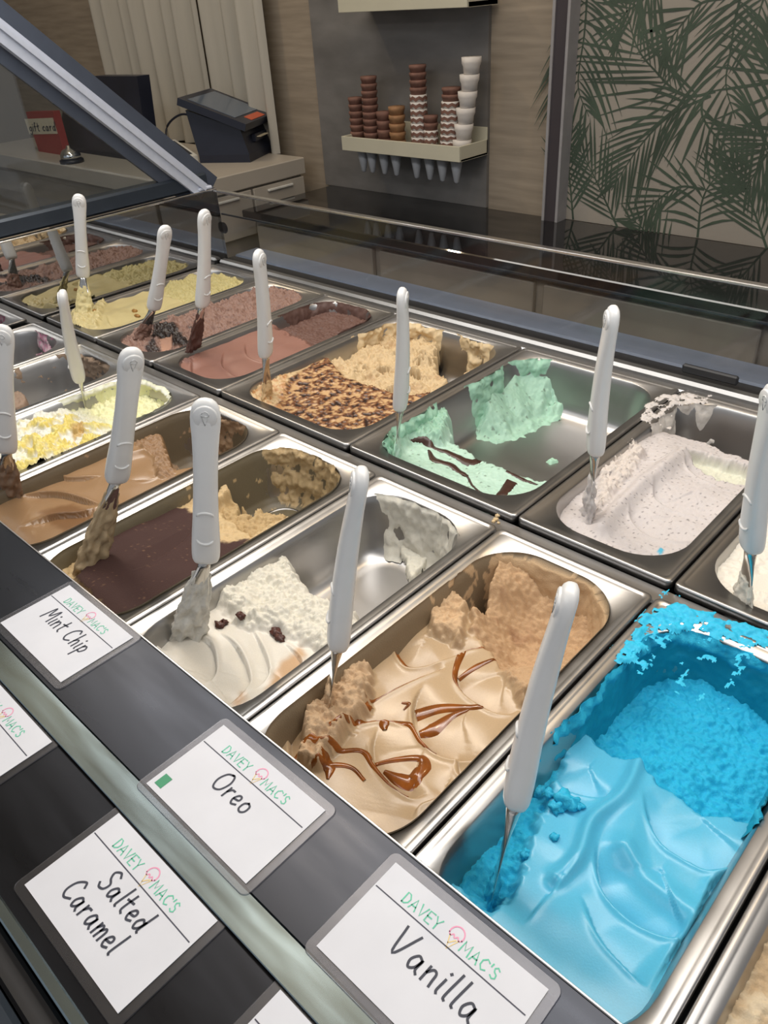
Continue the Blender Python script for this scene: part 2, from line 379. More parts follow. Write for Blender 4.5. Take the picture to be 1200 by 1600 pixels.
# slanted strut on the rear edge of the side pane, dark enamel border either side
s0 = at_x(312, 300, -.032); s1 = at_x(-40, 24, -.032)
d_ = (s1-s0); d_[0] = 0; d_ /= np.linalg.norm(d_); nrm = np.array([0, -d_[2], d_[1]])
if nrm[2] < 0: nrm = -nrm
def strut(name, off0, off1, x0, x1, mat, l0=0.0, l1=.75):
    A = s0+d_*l0; B = s0+d_*l1
    poly = [A+nrm*off0, B+nrm*off0, B+nrm*off1, A+nrm*off1]
    return MB().prism([(x0, p[1], p[2]) for p in poly], (x1-x0, 0, 0)).build(name, mat, case)
strut('strut', -.014, .016, -.046, -.012, M['strut'], .005)
strut('strut_ridge', .002, .009, -.012, -.007, M['strut'], .005)
strut('glass_border', .016, .044, -.034, -.026, M['enamel'], -.018)
strut('glass_border', -.036, -.014, -.034, -.026, M['enamel'], .012)
MB().box(-.05, -.008, s0[1]-.016, s0[1]+.016, .137, s0[2]+.012, .002).build('strut_foot', M['strut'], case)
# side pane in front of the strut
A = s0+nrm*-.03; B = A+d_*.74
MB().prism([(-.034, A[1]-.02, .16), (-.034, B[1], B[2]), (-.034, -.62, B[2]), (-.034, -.62, .16)], (.006, 0, 0)).build('side_pane', M['side_glass'], case)
# front ledge with the two tiers of cards
ZL = 0.010
MB().box(-.02, XR, -.4276, -.3478, ZL-.012, ZL, .0006).build('card_ledge', M['ledge'], case)
MB().box(-.02, XR, -.3480, -.3462, ZL-.014, ZL+.0009, .0005).build('ledge_lip', M['steel'], case)
MB().box(-.02, XR, -.4490, -.4278, ZL-.0012, ZL+.0002, .0005).build('divider_bar', M['bar'], case)
MB().box(-.02, XR, -.530, -.4290, ZL-.012, ZL-.0032, .0006).build('card_ledge', M['ledge'], case)
MB().box(-.02, XR, -.536, -.529, ZL-.012, ZL+.004, .001).build('ledge_lip', M['bar'], case)
MB().box(-.02, XR, -.552, -.537, ZL-.03, ZL-.008, .002).build('front_channel', M['dark_liner'], case)
MB().box(-.02, XR, -.580, -.553, ZL-.03, ZL+.002, .003).build('front_channel', M['rail_dark'], case)
MB().box(-.02, XR, -.600, -.581, -.20, ZL-.004, .003).build('front_fascia', M['bar'], case)

# ------------------------------------------------------------------ pans
def rring(cx, cy, hx, hy, r, z, n=9):
    out = []
    for sx, sy, a0 in ((1, 1, 0), (-1, 1, 90), (-1, -1, 180), (1, -1, 270)):
        for k in range(n+1):
            a = math.radians(a0+90*k/n)
            out.append((cx+sx*(hx-r)+r*math.cos(a), cy+sy*(hy-r)+r*math.sin(a), z))
    return out
R_OPEN = .050; MARG_X = .0125; MARG_Y = .0165; PAN_FLOOR = -.072
_iz = np.array([-.072, -.0715, -.068, -.060, -.050, -.009, -.004, -.0022, -.0012])
_ii = np.array([.034, .026, .018, .0125, .0105, .0032, .0016, .0006, 0.])
def inset(z): return np.interp(z, _iz, _ii)
GAP = .0012
class Pan: pass
def make_pan(x0, x1, y0, y1, label):
    p = Pan(); p.x0, p.x1, p.y0, p.y1 = x0, x1, y0, y1
    cx, cy = (x0+x1)/2, (y0+y1)/2; hx, hy = (x1-x0)/2-GAP, (y1-y0)/2
    p.cx, p.cy, p.ox, p.oy = cx, cy, hx-MARG_X, hy-MARG_Y
    rings = []
    for i, r, z in ((.0012, .005, -.0095), (0, .006, -.009), (0, .006, -.0022), (.0006, .0055, -.0006), (.0020, .005, 0), (.0042, .005, 0), (.0055, .005, -.0008), (.0068, .005, -.0012)):
        rings.append(rring(cx, cy, hx-i, hy-i, r, z))
    for z in (-.0012, -.0022, -.004, -.009, -.030, -.050, -.060, -.068, -.0715, -.072):
        i = float(inset(z)); rings.append(rring(cx, cy, p.ox-i, p.oy-i, max(R_OPEN-i*.8, .018), z))
    mb = MB().loft(rings, False, True)
    o = mb.build('gelato_pan', M['steel'], None, True, (cx, cy, PAN_FLOOR))
    tag(o, label, 'pan', 'gelato pans in the case')
    p.obj = o; return p
FX = [.002, .167, .3325, .4975, .6632, .8282, .9932, 1.1582, 1.3234, 1.4886]
BX = [-.004, .168, .334, .5028, .7548, .9957, 1.1612, 1.3265]
FY = (-.383, -.0232); BY = (0.0, .3645)
front_names = ['pink', 'bare', 'lemon', 'mocha', 'tiramisu', 'raisin', 'caramel', 'blue', 'biscuit']
back_names = ['pistachio', 'rocky', 'choc', 'brulee', 'mint', 'oreo', 'vanilla']
PL = {'pink': 'steel pan with traces of pink ice cream, front row beside the end wall',
      'bare': 'nearly empty steel pan with brown scraps, front row left of the lemon one',
      'lemon': 'steel pan of the yellow and white lemon ice cream in the front row',
      'mocha': 'steel pan of glossy coffee brown ice cream in the front row',
      'tiramisu': 'steel pan of the cocoa dusted tiramisu ice cream in the front row',
      'raisin': 'steel pan of the white ice cream with raisins in the front row',
      'caramel': 'steel pan of the beige ice cream with caramel streaks',
      'blue': 'steel pan of the bright blue ice cream nearest the camera',
      'biscuit': 'steel pan of pale brown ice cream at the bottom right corner',
      'pistachio': 'steel pan of pale green-yellow pistachio ice cream by the end wall, back row',
      'rocky': 'steel pan of rough chocolate ice cream with dark chunks, back row',
      'choc': 'steel pan of smooth milk chocolate ice cream in the back row',
      'brulee': 'wide steel pan of the ice cream with a scorched brown crust',
      'mint': 'wide half-empty steel pan of the mint green ice cream',
      'oreo': 'steel pan of the lilac-white speckled ice cream in the back row',
      'vanilla': 'steel pan of off-white vanilla ice cream at the right edge, back row'}
PAN = {}
for i, nme in enumerate(front_names): PAN[nme] = make_pan(FX[i], FX[i+1], FY[0], FY[1], PL[nme])
for i, nme in enumerate(back_names): PAN[nme] = make_pan(BX[i], BX[i+1], BY[0], BY[1], PL[nme])
# ------------------------------------------------------------------ ice cream
def sd_poly(X, Y, P):
    P = np.asarray(P); n = len(P); d = np.full(X.shape, 1e9); ins = np.zeros(X.shape, bool)
    for i in range(n):
        a = P[i]; b = P[(i+1) % n]; e = b-a; wx = X-a[0]; wy = Y-a[1]
        t = np.clip((wx*e[0]+wy*e[1])/(e@e+1e-12), 0, 1)
        d = np.minimum(d, (wx-e[0]*t)**2+(wy-e[1]*t)**2)
        c = ((a[1] > Y) != (b[1] > Y))
        if abs(e[1]) > 1e-12: ins ^= c & (X < e[0]*(Y-a[1])/e[1]+a[0])
    return np.where(ins, -1, 1)*np.sqrt(d)
DESAT = [0.0]
def desat(c):
    c = np.asarray(c, float); g = c@np.array([.3, .5, .2]); k = DESAT[0]
    return (c*(1-k)+g[..., None]*k)
class HF:
    def __init__(s, pan, base, col, rough=.4, res=.0013):
        s.p = pan; ex = .004
        nx = int((2*pan.ox+2*ex)/res)+1; ny = int((2*pan.oy+2*ex)/res)+1
        xs = np.linspace(pan.cx-pan.ox-ex, pan.cx+pan.ox+ex, nx); ys = np.linspace(pan.cy-pan.oy-ex, pan.cy+pan.oy+ex, ny)
        s.X, s.Y = np.meshgrid(xs, ys); s.u = (s.X-pan.x0)/(pan.x1-pan.x0); s.v = (s.Y-pan.y0)/(pan.y1-pan.y0)
        s.H = np.zeros_like(s.X)+base; s.C = np.zeros(s.X.shape+(3,))+np.asarray(col); s.R = np.zeros_like(s.X)+rough
        s.seed = int(pan.cx*1000+pan.cy*77) % 97
    def n(s, cell, octv=3, k=0): return fbm(s.X, s.Y, cell, octv, s.seed+k)
    def crumb(s, amp=1.0, k=0): return amp*(.0050*fbm(s.X, s.Y, .026, 5, s.seed+k, .62)+.0016*ridged(s.X, s.Y*1.2, .013, 2, s.seed+k+2)+.0016*np.abs(s.n(.006, 2, k+4))+.0008*s.n(.003, 1, k+6))
    def mask(s, px, z=-.02, soft=.004, wob=.005, cell=.012, k=0):
        P = [at(a, b, z)[:2] for a, b in px]
        d = sd_poly(s.X, s.Y, P)+wob*s.n(cell, 4, 11+k)
        return 1-sstep(-soft, soft, d)
    def paint(s, m, col, rough=None):
        s.C = s.C*(1-m[..., None])+np.asarray(col)*m[..., None]
        if rough is not None: s.R = s.R*(1-m)+rough*m
    def blend(s, m, h): s.H = s.H*(1-m)+h*m
    def carve(s, c, a, b, depth=.006, tilt=.0, z=-.02, ridge=.0012, lift=0.0):
        # paddle stroke: bowl with centre c, long half axis to a, short half axis to b (photo pixels on plane z)
        c, a, b = at(*c, z)[:2], at(*a, z)[:2], at(*b, z)[:2]
        e = a-c; rx = np.linalg.norm(e); e = e/rx; f = np.array([-e[1], e[0]]); ry = abs((b-c)@f); 
        if (b-c)@f < 0: f = -f
        px = ((s.X-c[0])*e[0]+(s.Y-c[1])*e[1])/rx; py = ((s.X-c[0])*f[0]+(s.Y-c[1])*f[1])/ry
        r2 = px**2+py**2; i = np.argmin((s.X-c[0])**2+(s.Y-c[1])**2); z0 = s.H.flat[i]+lift
        r = np.sqrt(r2); depth = depth*.35; tilt = abs(tilt)+.0045
        bowl = z0-depth*(1-r2)-tilt*py
        k = 1-sstep(.955, 1.02, r)
        s.H = s.H*(1-k)+np.minimum(s.H, bowl)*k
        if ridge: s.H = s.H+ridge*np.exp(-((r-1.03)/.055)**2)*np.clip(py*1.6, 0, 1)
    def ridge_line(s, px, w, h, z=-.02):
        P = np.array([at(a, b, z)[:2] for a, b in px]); P = np.array(crom(list(P), 6)); d = np.full(s.X.shape, 1e9)
        for i in range(len(P)-1):
            a = P[i]; e = P[i+1]-a; t = np.clip(((s.X-a[0])*e[0]+(s.Y-a[1])*e[1])/(e@e+1e-12), 0, 1)
            d = np.minimum(d, np.hypot(s.X-a[0]-e[0]*t, s.Y-a[1]-e[1]*t))
        s.H = s.H+h*np.exp(-(d/w)**2); return np.exp(-(d/w)**2)
    def crease(s, px, depth=.0045, D=.02, ridge=.0014, side=1, z=-.02):
        # edge of a paddle stroke: the surface dips towards the line on its inner side and a lip stands on the outer one
        P = np.array(crom([at(a, b, z)[:2] for a, b in px], 8)); n = len(P)-1
        best = np.full(s.X.shape, 1e9); sg = np.zeros_like(best); tt = np.zeros_like(best)
        for i in range(n):
            a = P[i]; e = P[i+1]-a; wx = s.X-a[0]; wy = s.Y-a[1]; t = np.clip((wx*e[0]+wy*e[1])/(e@e+1e-12), 0, 1)
            d = np.hypot(wx-e[0]*t, wy-e[1]*t); m = d < best
            best = np.where(m, d, best); sg = np.where(m, np.sign(e[0]*wy-e[1]*wx), sg); tt = np.where(m, (i+t)/n, tt)
        w = sstep(0, .3, tt)*sstep(0, .3, 1-tt); inn = (sg*side) > 0
        s.H = s.H-depth*w*np.where(inn, np.exp(-best/D), 0)+ridge*w*np.where(inn, 0, np.exp(-(best/.0035)**2))
        s.H = s.H-depth*w*np.where(inn, 0, np.exp(-(best/.0009)**2))*.6
    def height(s, x, y):
        xs = s.X[0]; ys = s.Y[:, 0]
        i = np.clip(np.searchsorted(xs, x)-1, 0, len(xs)-2); j = np.clip(np.searchsorted(ys, y)-1, 0, len(ys)-2)
        fx = np.clip((x-xs[i])/(xs[i+1]-xs[i]), 0, 1); fy = np.clip((y-ys[j])/(ys[j+1]-ys[j]), 0, 1); H = s.H
        return (H[j, i]*(1-fx)+H[j, i+1]*fx)*(1-fy)+(H[j+1, i]*(1-fx)+H[j+1, i+1]*fx)*fy
    def build(s, thing, floor_film=None):
        p = s.p
        if floor_film is not None:
            m = 1-sstep(-.0705, -.068, s.H); s.paint(m, floor_film, .38); s.H = np.maximum(s.H, -.0712+.0002*s.n(.02, 2))
        Hc = np.clip(s.H, PAN_FLOOR, 0); ins = inset(Hc)
        r = np.maximum(R_OPEN-ins*.8, .018); qx = np.abs(s.X-p.cx)-(p.ox-ins)+r; qy = np.abs(s.Y-p.cy)-(p.oy-ins)+r
        sd = np.hypot(np.maximum(qx, 0), np.maximum(qy, 0))+np.minimum(np.maximum(qx, qy), 0)-r
        keep = (sd < .0025) & (s.H > PAN_FLOOR-.004)
        ny, nx = s.X.shape; idx = np.arange(nx*ny).reshape(ny, nx)
        k = keep[:-1, :-1] & keep[:-1, 1:] & keep[1:, 1:] & keep[1:, :-1]
        F = np.stack([idx[:-1, :-1][k], idx[:-1, 1:][k], idx[1:, 1:][k], idx[1:, :-1][k]], 1)
        used, inv = np.unique(F, return_inverse=True); F = inv.reshape(F.shape)
        V = np.stack([s.X, s.Y, s.H], -1).reshape(-1, 3)[used]
        Cc = np.concatenate([np.clip(desat(s.C), 0, 1), s.R[..., None]], -1).reshape(-1, 4)[used]
        return mesh_obj('surface', V, F, M['cream'], thing, True, Cc)
def perim(p, N):
    # points and outward normals round the opening, equally spaced
    ring = np.array(rring(0, 0, p.ox, p.oy, R_OPEN, 0, 24))[:, :2]
    ring = np.r_[ring, ring[:1]]; s = np.r_[0, np.cumsum(np.linalg.norm(np.diff(ring, axis=0), axis=1))]
    t = np.linspace(0, s[-1], N, endpoint=False)
    P = np.stack([np.interp(t, s, ring[:, 0]), np.interp(t, s, ring[:, 1])], 1)
    T = np.roll(P, -1, 0)-np.roll(P, 1, 0); T /= np.linalg.norm(T, axis=1)[:, None]
    return P, np.stack([T[:, 1], -T[:, 0]], 1), t, s[-1]
def film(thing, p, fn, res=.0017, name='wall_smear', z0=-.071, z1=.0008):
    # ice cream left sticking to the pan wall: fn(x, y, z, a) -> thickness, colour, roughness
    P, Nn, t, L = perim(p, int(2*(p.ox+p.oy)*2/res)); nz = int((z1-z0)/res)
    zs = np.linspace(z0, z1, nz)
    A, Z = np.meshgrid(t, zs); ins = inset(np.clip(Z, PAN_FLOOR, -.0012))
    X = p.cx+P[None, :, 0]-Nn[None, :, 0]*ins; Y = p.cy+P[None, :, 1]-Nn[None, :, 1]*ins
    th, colr, rough = fn(X, Y, Z, A)
    tt = np.maximum(th, -.0012)
    X = X-Nn[None, :, 0]*tt; Y = Y-Nn[None, :, 1]*tt; Z = Z+np.where(tt > 0, .0012, 0)*sstep(-.045, -.066, Z)
    n = len(t); idx = np.arange(n*nz).reshape(nz, n); nxt = np.roll(idx, -1, 1)
    on = th > -.0009; onn = np.roll(on, -1, 1)
    k = on[:-1] & onn[:-1] & on[1:] & onn[1:]
    F = np.stack([idx[:-1][k], nxt[:-1][k], nxt[1:][k], idx[1:][k]], 1)
    if len(F) == 0: return None
    used, inv = np.unique(F, return_inverse=True); F = inv.reshape(F.shape)
    V = np.stack([X, Y, Z], -1).reshape(-1, 3)[used]
    Cc = np.concatenate([np.clip(desat(colr)+np.zeros(X.shape+(3,)), 0, 1), (rough+np.zeros_like(X))[..., None]], -1).reshape(-1, 4)[used]
    return tag(mesh_obj(name, V, F[:, ::-1], M['cream'], thing, True, Cc), kind='stuff')
def wmask(X, Y, pts, rad):       # closeness of a wall point to given wall places (photo pixels with z)
    m = np.zeros_like(X)
    for (px, py, z, r) in pts:
        q = at(px, py, z); m = np.maximum(m, 1-np.hypot(X-q[0], Y-q[1])/r)
    return m
def rim_crumbs(thing, p, cells, col, thr=.1, seed=3, amp=.004, res=.0013):
    # scraps on the flat rim of the pan; cells: pixel polygon on z=0
    P = np.array([at(a, b, 0)[:2] for a, b in cells]); lo = P.min(0)-.004; hi = P.max(0)+.004
    xs = np.arange(lo[0], hi[0], res); ys = np.arange(lo[1], hi[1], res); X, Y = np.meshgrid(xs, ys)
    d = sd_poly(X, Y, P); nse = fbm(X, Y, .014, 4, seed)+.35*ridged(X, Y, .006, 2, seed+2)
    h = amp*(nse-thr)-.004*sstep(-.002, .006, d+.004*fbm(X, Y, .01, 3, seed+9))
    keep = h > -.0012; ny, nx = X.shape; idx = np.arange(nx*ny).reshape(ny, nx)
    k = keep[:-1, :-1] & keep[:-1, 1:] & keep[1:, 1:] & keep[1:, :-1]
    F = np.stack([idx[:-1, :-1][k], idx[:-1, 1:][k], idx[1:, 1:][k], idx[1:, :-1][k]], 1)
    if len(F) == 0: return
    used, inv = np.unique(F, return_inverse=True); F = inv.reshape(F.shape)
    V = np.stack([X, Y, h-.0006], -1).reshape(-1, 3)[used]
    c = np.concatenate([np.zeros((len(V), 3))+desat(np.asarray(col)), np.full((len(V), 1), .6)], 1)
    return tag(mesh_obj('rim_scraps', V, F, M['cream'], thing, True, c), kind='stuff')
def lump(thing, c, r, col, seed, name='crumb', rough=.6, squash=(1, 1, .8), mat=None):
    # an uneven crumb
    rg = np.random.RandomState(seed); V = []; F = []; nu, nv = 14, 9
    for j in range(nv+1):
        ph = math.pi*j/nv
        for i in range(nu):
            a = 2*math.pi*i/nu; d = np.array([math.sin(ph)*math.cos(a), math.sin(ph)*math.sin(a), math.cos(ph)])
            k = 1+.45*float(perlin(d[0]*1.7+seed, d[1]*1.7+d[2]*1.3, seed))+.25*float(perlin(d[0]*4+seed, d[2]*4+d[1]*3, seed+3))
            V.append(np.asarray(c)+d*r*k*np.array(squash))
    for j in range(nv):
        for i in range(nu): F.append((j*nu+i, (j+1)*nu+i, (j+1)*nu+(i+1) % nu, j*nu+(i+1) % nu))
    cc = np.concatenate([np.zeros((len(V), 3))+desat(np.asarray(col)), np.full((len(V), 1), rough)], 1)
    return mesh_obj(name, V, F, mat or M['cream'], thing, True, cc)
def ribbon_on(hf, px, w, mat, thing, name, z=-.02, lift=.0008, thick=.0012):
    # a flat rounded streak lying on the surface; w: half width(s) in metres
    P = [at(a, b, z)[:2] for a, b in px]; n = 8; C = np.array(crom(P, n)); W = np.interp(np.linspace(0, 1, len(C)), np.linspace(0, 1, len(w)), w)
    V = []; F = []; prof = [(-1, -.6), (-.7, .5), (0, 1), (.7, .5), (1, -.6)]
    for i, p in enumerate(C):
        t = C[min(i+1, len(C)-1)]-C[max(i-1, 0)]; t /= np.linalg.norm(t)+1e-9; nn = np.array([-t[1], t[0]])
        for k, hgt in prof:
            q = p+nn*W[i]*k; V.append((q[0], q[1], float(hf.height(q[0], q[1]))+lift*.3+thick*hgt*min(1, W[i]/.002)))
    m = len(prof)
    for i in range(len(C)-1):
        for k in range(m-1): F.append((i*m+k, (i+1)*m+k, (i+1)*m+k+1, i*m+k+1))
    return mesh_obj(name, V, F, mat, thing, True)
def cream(nme, label):
    p = PAN[nme]; return p, empty('ice_cream', (p.cx, p.cy, PAN_FLOOR), label, 'ice cream', 'ice creams in the pans')

HFS = {}
# ---- bright blue
p, t = cream('blue', 'bright blue ice cream with smooth paddle strokes, nearest the camera')
h = HF(p, -.030, lin(82, 178, 212), .28, .0011)
h.H += .013*h.u+.004*np.sin(h.v*5+h.u*2)+.002*h.n(.06, 2)
edge = h.mask([(890, 1120), (945, 1170), (1000, 1192), (1025, 1225), (1100, 1272), (1200, 1292), (1300, 1290), (1200, 900), (1000, 930)], -.03, .004, .006, .014)
h.ridge_line([(1000, 1186), (972, 1245), (925, 1287), (904, 1343), (869, 1376)], .0055, .0075, -.025)
h.ridge_line([(1025, 1225), (1000, 1240), (985, 1290), (975, 1330)], .010, .004, -.025)
h.crease([(865, 1165), (868, 1200), (885, 1232), (935, 1245), (965, 1235)], .006, .018, .001, 1, -.025)
h.crease([(1004, 1232), (1012, 1280), (1035, 1322), (1075, 1350), (1110, 1362), (1165, 1348), (1185, 1325)], .008, .026, .0022, 1, -.025)
h.crease([(932, 1315), (932, 1360), (950, 1406), (1005, 1452), (1070, 1473), (1105, 1455)], .0085, .028, .002, 1, -.025)
h.ridge_line([(975, 1330), (1000, 1368), (1035, 1398), (1072, 1425)], .007, .004, -.025)
h.crease([(905, 1400), (935, 1470), (975, 1520), (1010, 1555)], .005, .03, .0016, 1, -.025)
h.crease([(1165, 1345), (1120, 1370), (1105, 1395), (1085, 1440), (1050, 1490), (1010, 1560)], .009, .02, .002, 1, -.02)
h.crease([(905, 1345), (880, 1375), (840, 1420), (815, 1455)], .003, .015, .001, -1, -.025)
rough = h.crumb(1.5)-.050+.010*np.exp(-((h.u-.45)/.25)**2)-.004*h.v
h.blend(edge, rough); h.paint(edge, lin(22, 170, 210), .75)
side = h.mask([(690, 1370), (790, 1240), (850, 1170), (880, 1190), (840, 1290), (800, 1400), (770, 1440)], -.035, .004, .007, .012, 3)
h.blend(side, -.036+h.crumb(1.6, 5)); h.paint(side, lin(26, 166, 204), .75)
h.paint(sstep(.2, .9, h.n(.012, 4, 8))*edge*.5, lin(70, 196, 226))
h.build(t); HFS['blue'] = h
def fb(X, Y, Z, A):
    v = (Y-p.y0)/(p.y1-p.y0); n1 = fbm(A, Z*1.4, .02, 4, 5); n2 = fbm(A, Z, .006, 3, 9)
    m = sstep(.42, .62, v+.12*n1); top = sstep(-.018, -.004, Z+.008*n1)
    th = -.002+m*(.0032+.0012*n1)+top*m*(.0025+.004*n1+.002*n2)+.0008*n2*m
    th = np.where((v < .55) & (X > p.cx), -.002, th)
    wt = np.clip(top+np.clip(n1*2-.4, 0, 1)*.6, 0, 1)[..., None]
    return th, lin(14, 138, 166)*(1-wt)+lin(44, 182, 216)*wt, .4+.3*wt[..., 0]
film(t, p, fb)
rim_crumbs(t, p, [(1010, 960), (1060, 945), (1115, 965), (1190, 985), (1200, 1010), (1110, 985), (1030, 980), (985, 1035), (970, 1030)], lin(44, 184, 220), -.12, 5, .006)
for k, (px, py, r) in enumerate([(880, 1252, .0075), (893, 1258, .006), (868, 1262, .005), (905, 1262, .0035), (866, 1310, .003), (858, 1240, .004), (822, 1330, .004), (845, 1225, .005)]):
    q = at(px, py, -.024); lump(t, (q[0], q[1], h.height(q[0], q[1])+r*.4), r, lin(40, 176, 214), 20+k)
# ---- caramel streaked
DESAT[0] = .2
p, t = cream('caramel', 'beige ice cream streaked with caramel sauce, rough scoop behind')
h = HF(p, -.022, lin(188, 156, 112), .24, .0011)
h.H += .003*h.n(.07, 2)+.006*(h.u-.5)
def cpx(L): return [(380+a/1.818, 820+b/1.818) for a, b in L]
for L, dp, D in [([(425, 290), (430, 345), (470, 397), (560, 380), (640, 350), (690, 345)], .007, .022), ([(600, 400), (612, 450), (650, 495), (720, 535), (800, 530)], .007, .024),
              ([(520, 440), (485, 500), (490, 575), (545, 645), (640, 668), (730, 640)], .007, .024), ([(385, 560), (365, 640), (400, 715), (470, 772), (530, 760)], .006, .02),
              ([(610, 640), (612, 705), (650, 720), (720, 650)], .004, .014), ([(250, 600), (330, 562), (410, 552), (480, 575)], .004, .014), ([(350, 505), (430, 462), (530, 418), (580, 400)], .004, .012),
              ([(140, 560), (130, 620), (150, 680), (200, 700)], .006, .014), ([(480, 850), (500, 800), (560, 770), (600, 700)], .003, .015)]:
    h.crease(cpx(L), dp, D, .0018, 1, -.021)
heap = h.mask([(738, 988), (775, 850), (860, 850), (990, 920), (1010, 990), (900, 1080), (815, 1115), (775, 1040)], -.03, .004, .008, .016)
q_ = at(840, 1010, -.05); rs = np.hypot(h.X-q_[0], (h.Y-q_[1])*.75)
h.blend(heap, -.056+.050*sstep(.008, .075, rs+.012*h.n(.04, 3, 5))+h.crumb(1.5))
h.paint(heap, lin(190, 150, 102), .8)
h.paint(heap*sstep(.0, .5, h.n(.02, 4, 3)), lin(168, 124, 80), .85)
bare = h.mask([(712, 915), (775, 855), (782, 900), (752, 985), (715, 970)], -.045, .003, .004, .012, 4)
h.blend(bare, -.1)
lm = h.mask([(672, 985), (678, 925), (706, 915), (728, 950), (722, 1000)], -.02, .004, .006, .01, 6)
h.blend(lm, -.014+h.crumb(1.8, 9)); h.paint(lm, lin(204, 166, 118), .8)
lm = h.mask([(470, 1190), (478, 1120), (505, 1050), (545, 1030), (580, 1050), (572, 1110), (530, 1160), (500, 1200)], -.02, .004, .007, .012, 7)
h.blend(lm, -.010+h.crumb(2.4, 12)); h.paint(lm, lin(196, 160, 116), .8)
h.build(t, lin(126, 108, 80)); HFS['caramel'] = h
def fc(X, Y, Z, A):
    n1 = fbm(A, Z, .02, 4, 5); m = wmask(X, Y, [(860, 880, 0, .07), (960, 930, 0, .05)], 1)
    th = -.002+.010*np.clip(m, 0, 1)*(Z < -.002+.004*n1)+.003*n1
    m2 = wmask(X, Y, [(700, 900, 0, .06)], 1); th = np.maximum(th, -.0018+.004*np.clip(m2, 0, 1)*(n1 > .12))
    k_ = (th > 0)[..., None]*1.0; th = np.maximum(th, .0006+.0003*n1)
    return th, lin(198, 162, 114)*k_+lin(134, 114, 84)*(1-k_), .5+.2*k_[..., 0]
film(t, p, fc)
for L, w in [([(350, 505), (430, 460), (520, 420), (560, 405)], (.001, .002, .0012, .0006)),
             ([(430, 335), (445, 370), (480, 392), (560, 375), (640, 350), (690, 345)], (.0007, .0022, .0016, .0012, .0014, .0008)),
             ([(625, 350), (605, 400), (605, 440), (645, 485), (700, 520)], (.003, .0022, .0016, .0014, .0008)),
             ([(720, 378), (665, 398), (612, 428)], (.001, .0024, .0016)),
             ([(490, 525), (560, 515), (640, 520), (705, 522)], (.0055, .004, .0028, .0008)),
             ([(500, 580), (540, 572), (590, 540), (640, 525)], (.003, .0055, .003, .001)),
             ([(250, 605), (330, 560), (400, 550), (470, 566), (505, 615), (550, 652)], (.0008, .0018, .0022, .002, .0018, .0007)),
             ([(405, 545), (400, 565), (402, 580)], (.003, .0035, .0015)),
             ([(140, 648), (170, 630), (260, 640), (335, 640), (372, 685), (420, 740), (470, 776)], (.001, .0016, .002, .0018, .0024, .002, .0008)),
             ([(365, 668), (430, 660), (500, 660), (514, 690), (480, 742)], (.0012, .002, .0028, .0045, .0012)),
             ([(400, 690), (440, 715), (480, 725), (500, 690)], (.0015, .0045, .006, .003)),
             ([(195, 690), (260, 680), (310, 690), (345, 728)], (.001, .0022, .0016, .0012)),
             ([(235, 660), (245, 690), (240, 720)], (.002, .004, .001)),
             ([(350, 515), (365, 522)], (.002, .0022)), ([(450, 500), (470, 505), (455, 520)], (.0008, .0016, .0006))]:
    ribbon_on(h, cpx(L), [q_*1.3 for q_ in w], M['caramel'], t, 'caramel_streak', -.021)
# ---- white with raisins
p, t = cream('raisin', 'white ice cream with dark raisins in front of bare steel')
h = HF(p, -.020, lin(214, 207, 192), .3, .0011)
h.H += .004*h.n(.05, 2)-.006*h.v
for L, sd, dp in [([(340, 985), (375, 1015), (388, 1060), (365, 1090), (345, 1100)], -1, .008), ([(390, 975), (412, 1015), (418, 1050), (395, 1075)], -1, .007), ([(300, 985), (330, 1005), (335, 1045), (318, 1065)], -1, .006),
                  ([(285, 965), (250, 975), (242, 1000), (262, 1020)], 1, .006), ([(440, 1000), (470, 1030), (455, 1065), (425, 1080)], -1, .005)]:
    h.crease([(a, b) for a, b in L], dp, .016, .0022, sd, -.02)
rg = h.mask([(335, 930), (400, 880), (440, 862), (478, 930), (540, 950), (570, 990), (520, 1020), (440, 985), (380, 975)], -.02, .006, .008, .014)
h.blend(rg, -.014+h.crumb(2.0)); h.paint(rg, lin(216, 210, 192), .75)
bare = h.mask([(446, 858), (482, 925), (520, 955), (560, 965), (600, 1000), (900, 800), (640, 700), (430, 790)], -.03, .006, .008, .012, 4)
h.blend(bare, -.1)
bit = h.mask([(512, 905), (530, 893), (545, 905), (535, 925), (515, 922)], -.04, .004, .002, .01, 5)
h.blend(bit, -.048); sm = h.mask([(612, 835), (640, 800), (700, 800), (720, 850), (640, 905)], -.06, .004, .006, .016, 5)
h.blend(sm, -.062+.012*sstep(.85, .98, h.v)+h.crumb(.7)); h.paint(sm, lin(206, 200, 180), .5)
for poly in ([(415, 1075), (440, 1030), (468, 1008), (478, 1020), (450, 1062)], [(360, 1095), (375, 1070), (385, 1090), (370, 1110)]):
    h.paint(h.mask(poly, -.02, .004, .002, .01, 6)*.8, lin(196, 146, 84), .2)
h.build(t); HFS['raisin'] = h
def fr(X, Y, Z, A):
    n1 = fbm(A, Z*.8, .024, 4, 8); n2 = fbm(A, Z, .006, 3, 4)
    m = np.clip(wmask(X, Y, [(650, 775, 0, .055), (700, 800, 0, .05), (720, 830, -.02, .035)], 1), 0, 1)
    lip = np.exp(-((Z+.003)/.006)**2)
    th = -.0016+.0062*sstep(.1, .55, m)*(.65+1.1*n1)+lip*m*(.004+.003*n1)+.0008*n2*m
    return th, lin(214, 208, 190)*(1-.0)+lip[..., None]*.06, .55
film(t, p, fr)
for k, (px, py, rr) in enumerate([(430, 982, .0055), (436, 990, .0045), (377, 967, .0045), (342, 971, .0045), (350, 966, .0035)]):
    q = at(px, py, -.016); lump(t, (q[0], q[1], h.height(q[0], q[1])+.002), rr, lin(74, 38, 28), 50+k, 'raisin', .4, (1.2, .8, .7), M['raisin'])
